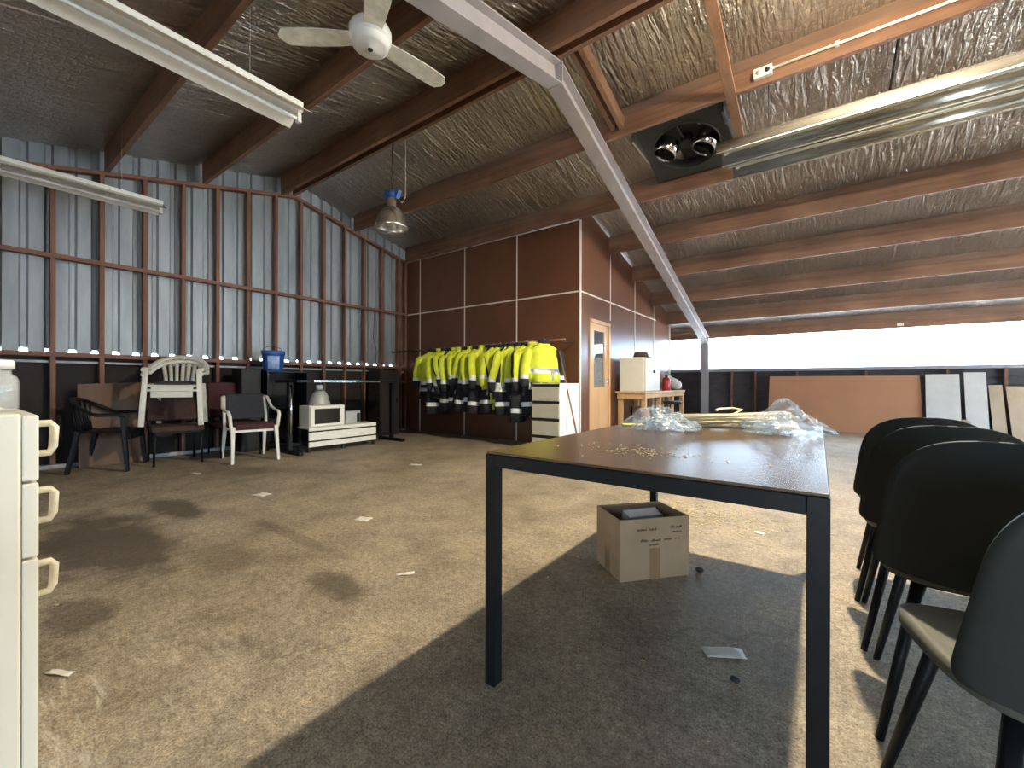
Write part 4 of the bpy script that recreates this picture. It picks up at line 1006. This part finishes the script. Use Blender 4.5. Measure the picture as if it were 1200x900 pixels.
def visitor_chair(loc, rz, label, fab, name='upholstered_chair'):
    t = thing(name, label, 'chair', loc, rz)
    MB().bb((-0.25, -0.25, 0.39), (0.27, 0.25, 0.46)).build('seat', fab, t, bevel=0.02, seg=3)
    MB().bar((-0.24, 0, 0.50), (-0.30, 0, 0.98), 0.50, 0.06, (1, 0, 0)).build('backrest', fab, t, bevel=0.02, seg=3)
    for s in (-1, 1):
        MB().tube([(0.24, s*0.22, 0.40), (0.25, s*0.23, 0)], 0.013, 8).build('leg', 'black_metal', t)
        MB().tube([(-0.31, s*0.20, 0.90), (-0.25, s*0.22, 0.42), (-0.29, s*0.23, 0)], 0.013, 8).build('leg', 'black_metal', t)
    MB().bb((-0.24, -0.23, 0.372), (0.25, 0.23, 0.389)).build('seat_frame', 'black_metal', t)
    return t
visitor_chair((-6.42, 1.75, 0), R(-8), 'brown upholstered chair carrying the stacked white plastic chairs', 'brownseat')
visitor_chair((-6.46, 2.42, 0), R(-4), 'maroon upholstered chair behind the cream-armed office chair', 'maroon')
A = monobloc((-6.40, 1.76, 0.462), R(-28), 'plasticwhite', 'lower white plastic armchair of the stack on the brown chair', 'plastic_chair', 'white plastic chairs stacked on the brown chair')
A2 = dup(A, (-6.415, 1.765, 0.462 + 0.055), R(-28), 'upper white plastic armchair of the stack, with a dark cushion on it')
o = MB()
o.grid(lambda u, v: Vector(((u*2-1) * 0.19, (v*2-1) * 0.20, 0.045 * (max(0, 1 - (u*2-1) ** 4) * max(0, 1 - (v*2-1) ** 4)) ** 0.5)), 14, 14)
o.grid(lambda u, v: Vector(((u*2-1) * 0.19, (v*2-1) * 0.20, -0.006)), 14, 14)
cu = o.build('cushion', 'cushion'); cu.location = (-6.41, 1.765, 0.462 + 0.055 + 0.437); cu.rotation_euler = (0, 0, R(-28))
tag(cu, 'flat dark grey cushion on the seat of the upper white plastic chair', 'cushion')

# office armchair with cream arms
t = thing('office_armchair', 'armchair with cream plastic arms, slate back and maroon seat', 'chair', (-5.90, 2.38, 0), R(-9))
MB().bb((-0.24, -0.22, 0.40), (0.26, 0.22, 0.47)).build('seat', 'maroon', t, bevel=0.02, seg=3)
MB().bar((-0.20, 0, 0.50), (-0.29, 0, 0.83), 0.44, 0.05, (1, 0, 0)).build('backrest', 'slateback', t, bevel=0.02, seg=3)
for s in (-1, 1):
    MB().bar((0.24, s*0.235, 0.44), (0.30, s*0.25, 0.0), 0.045, 0.05, (1, 0, 0), 0.03, 0.035).build('leg', 'plasticwhite', t, bevel=0.006)
    MB().bar((-0.22, s*0.225, 0.44), (-0.32, s*0.24, 0.0), 0.045, 0.05, (1, 0, 0), 0.03, 0.035).build('leg', 'plasticwhite', t, bevel=0.006)
    MB().tube([(-0.27, s*0.23, 0.80), (-0.23, s*0.255, 0.79), (-0.10, s*0.275, 0.66), (0.06, s*0.28, 0.625), (0.20, s*0.275, 0.62), (0.26, s*0.27, 0.58), (0.25, s*0.255, 0.44), (0.22, s*0.245, 0.38)], 0.02, 8, flat=0.8).tube([(-0.27, s*0.23, 0.80), (-0.23, s*0.235, 0.62), (-0.20, s*0.235, 0.42)], 0.02, 8).build('armrest', 'plasticwhite', t)
MB().bar((0.22, -0.22, 0.39), (0.22, 0.22, 0.39), 0.03, 0.04).bar((-0.2, -0.22, 0.39), (-0.2, 0.22, 0.39), 0.03, 0.04).build('seat_frame', 'plasticwhite', t)

# black cabinets
t = thing('black_cabinet', 'black open-fronted cabinet with the blue bucket on top', 'cabinet', (-6.62, 3.12, 0))
MB().bb((-0.22, -0.30, 0), (0.20, -0.28, 1.13)).bb((-0.22, 0.28, 0), (0.20, 0.30, 1.13)).build('side_panel', 'plasticblack', t)
MB().bb((-0.23, -0.31, 1.13), (0.21, 0.31, 1.155)).build('top_panel', 'plasticblack', t, bevel=0.003)
MB().bb((-0.22, -0.28, 0.02), (-0.21, 0.28, 1.13)).build('back_panel', 'black', t)
for z in (0.06, 0.6):
    MB().bb((-0.21, -0.28, z), (0.19, 0.28, z + 0.02)).build('shelf', 'plasticblack', t)
t = thing('black_locker', 'tall flat black cabinet between the maroon chair and the bucket', 'cabinet', (-6.70, 2.66, 0))
MB().bb((-0.16, -0.13, 0), (0.15, 0.13, 1.17)).build('cabinet_body', 'black', t, bevel=0.004)
MB().bb((0.151, -0.12, 0.04), (0.163, 0.12, 1.15)).build('door', 'black', t, bevel=0.003)
t = thing('bucket', 'blue plastic bucket with pale label on the black cabinet', 'bucket', (-6.62, 2.99, 1.155))
MB().lathe([(0.0, 0.0), (0.125, 0.0), (0.13, 0.01), (0.148, 0.24), (0.158, 0.245), (0.16, 0.30), (0.152, 0.30), (0.146, 0.25), (0.122, 0.015), (0.0, 0.012)], 32).build('bucket_body', 'blue', t)
MB().lathe([(0.1345, 0.03), (0.1355, 0.03), (0.1475, 0.22), (0.1465, 0.22)], 12, a0=R(-55), a1=R(10)).build('bucket_label', 'lightblue', t)
MB().tube([(0, -0.158, 0.27), (-0.02, -0.12, 0.345), (-0.03, 0.0, 0.375), (-0.02, 0.12, 0.345), (0, 0.158, 0.27)], 0.004, 6).build('bucket_handle', 'wire', t)

# long black work table on T legs with a chrome edge
t = thing('work_table', 'long black work table on T-shaped legs along the end wall', 'table', (-5.92, 3.75, 0))
TL = 0.86
MB().bb((-0.32, -TL - 0.05, 0.985), (0.30, TL + 0.05, 1.02)).build('table_top', 'plasticblack', t, bevel=0.004)
MB().bb((0.301, -0.68, 0.988), (0.312, 0.40, 1.018)).build('edge_trim', 'chrome', t)
for s in (-1, 1):
    MB().bb((-0.035, s*TL - 0.025, 0.05), (0.035, s*TL + 0.025, 0.985)).build('leg', 'black_metal', t, bevel=0.003)
    MB().bb((-0.32, s*TL - 0.035, 0.0), (0.32, s*TL + 0.035, 0.05)).build('foot', 'black_metal', t, bevel=0.008)
MB().tube([(0.045, -TL, 0.25), (0.045, -TL, 0.95)], 0.014, 8).build('leg_trim', 'chrome', t)
MB().bb((-0.03, -TL + 0.03, 0.10), (0.03, TL - 0.03, 0.135)).build('stretcher', 'black_metal', t, bevel=0.003)

t = thing('slatted_crate', 'low cream slatted crate on the floor under the black work table', 'crate', (-5.86, 3.62, 0))
for k, z in enumerate((0.03, 0.165, 0.30)):
    MB().bb((0.10, -0.55, z + 0.045 if k == 0 else z), (0.125, 0.55, z + 0.115 if k < 2 else z + 0.05)).build('slat', 'cream', t, bevel=0.004)
MB().bb((-0.20, -0.55, 0.325), (0.10, 0.55, 0.35)).build('crate_top', 'cream', t, bevel=0.004)
for yy in (-0.53, 0.0, 0.53):
    MB().bb((0.06, yy - 0.02, 0.0), (0.098, yy + 0.02, 0.324)).build('crate_post', 'black', t)
    MB().bb((-0.20, yy - 0.02, 0.0), (-0.165, yy + 0.02, 0.324)).build('crate_post', 'black', t)
t = thing('microwave_oven', 'cream microwave oven under the black work table', 'microwave oven', (-5.92, 3.37, 0.351))
MB().bb((-0.16, -0.27, 0), (0.13, 0.27, 0.30)).build('oven_body', 'cream', t, bevel=0.006)
MB().bb((0.131, -0.262, 0.01), (0.148, 0.262, 0.04)).bb((0.131, -0.262, 0.255), (0.148, 0.262, 0.29)).bb((0.131, -0.262, 0.04), (0.148, -0.20, 0.255)).bb((0.131, 0.19, 0.04), (0.148, 0.262, 0.255)).build('oven_door', 'cream', t, bevel=0.003)
MB().bb((0.1305, -0.20, 0.04), (0.138, 0.19, 0.255)).build('oven_window', 'ovenglass', t)
t = thing('toaster', 'small grey toaster beside the cream microwave oven', 'toaster', (-5.90, 3.80, 0.351))
MB().bb((-0.12, -0.13, 0.0), (0.10, 0.13, 0.20)).build('toaster_body', 'greyapp', t, bevel=0.02, seg=3)
MB().bb((0.101, 0.06, 0.03), (0.112, 0.11, 0.16)).build('control_panel', 'black', t, bevel=0.003)
MB().bb((-0.05, -0.10, 0.2005), (-0.02, 0.10, 0.203)).bb((0.01, -0.10, 0.2005), (0.04, 0.10, 0.203)).build('bread_slot', 'black', t)
t = thing('metal_shade', 'spare metal bell lampshade standing on the microwave oven', 'lampshade', (-5.95, 3.34, 0.652))
MB().lathe([(0.145, 0.0), (0.15, 0.004), (0.14, 0.04), (0.125, 0.10), (0.10, 0.17), (0.065, 0.215), (0.05, 0.225)], 28).build('shade', 'greyapp', t, solid=0.004)
MB().lathe([(0.0, 0.30), (0.045, 0.30), (0.05, 0.29), (0.05, 0.22), (0.0, 0.22)], 18).build('shade_neck', 'cream', t)

# dark cabinet in the corner beside the partition
t = thing('corner_locker', 'dark locker in the corner between end wall and brown partition', 'locker', (-6.70, 5.05, 0))
MB().bb((-0.20, -0.22, 0), (0.16, 0.22, 1.22)).build('locker_body', 'darkwall', t, bevel=0.004)
MB().bb((0.161, -0.21, 0.03), (0.175, 0.21, 1.19)).build('door', 'darkwall', t, bevel=0.003)
MB().bb((0.176, 0.14, 0.6), (0.19, 0.16, 0.7)).build('handle', 'black_metal', t)

# ------------------------------------------------------------------ litter on the floor
def scrap(x, y, w, d, rz, label, m='paper', seed=1.0):
    ms = MB()
    def fn(u, v):
        a, b_ = u - 0.5, v - 0.5
        return Vector((a * w * (1 + 0.25 * noise.noise(Vector((a*4, b_*4, seed)))), b_ * d * (1 + 0.25 * noise.noise(Vector((b_*4, a*4, seed + 4)))), 0.003 + 0.007 * abs(noise.noise(Vector((a*3, b_*3, seed + 7))))))
    ms.grid(fn, 6, 6)
    o = ms.build('paper_scrap', m, solid=0.0015); o.location = (x, y, 0); o.rotation_euler = (0, 0, rz)
    return tag(o, label, 'paper scrap')
scrap(-2.64, 1.81, 0.11, 0.08, 0.4, 'white paper scrap alone in the middle of the open floor', seed=1)
scrap(-3.92, 1.68, 0.14, 0.10, 0.2, 'pale paper scrap on the floor towards the cream-armed chair', seed=2)
scrap(-1.71, 1.42, 0.09, 0.03, 0.9, 'thin white paper strip left of the table on the floor'.replace('left of the table', 'beside the table shadow'), seed=3)
scrap(-0.277, 1.69, 0.14, 0.06, 0.55, 'pale torn paper lying in the table shadow', 'paper', 4)
scrap(-3.90, 3.39, 0.15, 0.07, 0.3, 'pale paper scrap on the floor before the hanging coats', seed=6)
scrap(-0.31, 3.19, 0.06, 0.035, -0.4, 'small white paper scrap beyond the far end of the table', seed=7)
scrap(-2.06, 0.245, 0.10, 0.022, 0.5, 'white paper sliver on the floor near the filing cabinet', seed=8)
scrap(-5.4, 1.65, 0.16, 0.04, 0.1, 'white paper strip on the floor before the stacked white chairs', seed=9)
random.seed(9)
m = MB()
for i in range(420):
    x, y = random.gauss(-0.72, 0.32), random.gauss(3.42, 0.22)
    m.box((x, y, 0.003), (random.uniform(0.006, 0.03), random.uniform(0.004, 0.008), 0.003), RZ(random.uniform(0, PI)))
for i in range(260):
    x, y = random.uniform(-2.7, 1.6), random.uniform(0.2, 8.5)
    m.box((x, y, 0.002), (random.uniform(0.004, 0.018), random.uniform(0.003, 0.008), 0.002), RZ(random.uniform(0, PI)))
tag(m.build('wood_shavings', 'chips'), 'pale wood shavings scattered over the concrete floor beyond the table', 'shavings', None, 'stuff')
for (x, y, s, lab) in ((-0.50, 2.35, 0.02, 'small dark pebble on the floor under the table'), (-0.22, 1.55, 0.016, 'tiny dark stone in the table shadow near the torn paper')):
    m = MB(); m.grid(lambda u, v: Vector((math.cos(2*PI*u) * math.sin(PI*v) * s * (1 + .3 * noise.noise(Vector((u*5, v*5, s*99)))), math.sin(2*PI*u) * math.sin(PI*v) * s * 0.8, s * 0.6 * (1 - math.cos(PI*v)) / 1.0)), 12, 8)
    o = m.build('pebble', 'darkgrey'); o.location = (x, y, 0); tag(o, lab, 'pebble')

# ------------------------------------------------------------------ light
W = bpy.data.worlds.new('World'); bpy.context.scene.world = W; W.use_nodes = True
bg = W.node_tree.nodes['Background']; bg.inputs['Color'].default_value = (0.60, 0.81, 1.0, 1); bg.inputs['Strength'].default_value = 16.0
def portal(loc, rot, sx, sy):
    l = bpy.data.lights.new('sky_portal', 'AREA'); l.shape = 'RECTANGLE'; l.size = sx; l.size_y = sy; l.cycles.is_portal = True
    o = bpy.data.objects.new('sky_portal', l); COL.objects.link(o); o.location = loc; o.rotation_euler = rot
portal((0, YW + 0.2, 1.745), (R(-90), 0, 0), 14, 0.8)
portal((XB + 0.1, (OY0 + OY1) / 2, OZ2 / 2), (R(90), 0, R(90)), OY1 - OY0, OZ2)
portal(((OPX0 + OPX1) / 2, YF - 0.15, OPZ / 2), (R(90), 0, 0), OPX1 - OPX0, OPZ)
l = bpy.data.lights.new('lamp_light', 'POINT'); l.shadow_soft_size = 0.06; l.energy = 950; l.color = (1.0, 0.85, 0.60)
o = bpy.data.objects.new('lamp_light', l); COL.objects.link(o); o.location = (0.32, 3.47, 3.665)

l = bpy.data.lights.new('sun', 'SUN'); l.energy = 85; l.angle = R(0.6); l.color = (1.0, 0.97, 0.92)
o = bpy.data.objects.new('sun', l); COL.objects.link(o); o.rotation_euler = (R(12), R(25), 0)
# ------------------------------------------------------------------ camera
cam = bpy.data.cameras.new('camera'); cam.sensor_width = 36; cam.sensor_fit = 'HORIZONTAL'; cam.lens = 493 / 1200 * 36; cam.clip_start = 0.02
co = bpy.data.objects.new('camera', cam); COL.objects.link(co)
yaw, pit, rol = R(36.11), R(-0.08), R(0.17)
view = Vector((-math.sin(yaw) * math.cos(pit), math.cos(yaw) * math.cos(pit), math.sin(pit)))
r0 = Vector((math.cos(yaw), math.sin(yaw), 0)); u0 = r0.cross(view)
rr = r0 * math.cos(rol) + u0 * math.sin(rol); uu = u0 * math.cos(rol) - r0 * math.sin(rol)
mtx = Matrix((( rr.x, uu.x, -view.x, 0), (rr.y, uu.y, -view.y, 0), (rr.z, uu.z, -view.z, 0), (0, 0, 0, 1)))
mtx.translation = Vector((0.0, 0.0, 0.98))
co.matrix_world = mtx
sc = bpy.context.scene; sc.camera = co
sc.view_settings.view_transform = 'Standard'; sc.view_settings.look = 'None'; sc.view_settings.exposure = 0.0; sc.view_settings.gamma = 1.0
sc.view_settings.use_curve_mapping = False
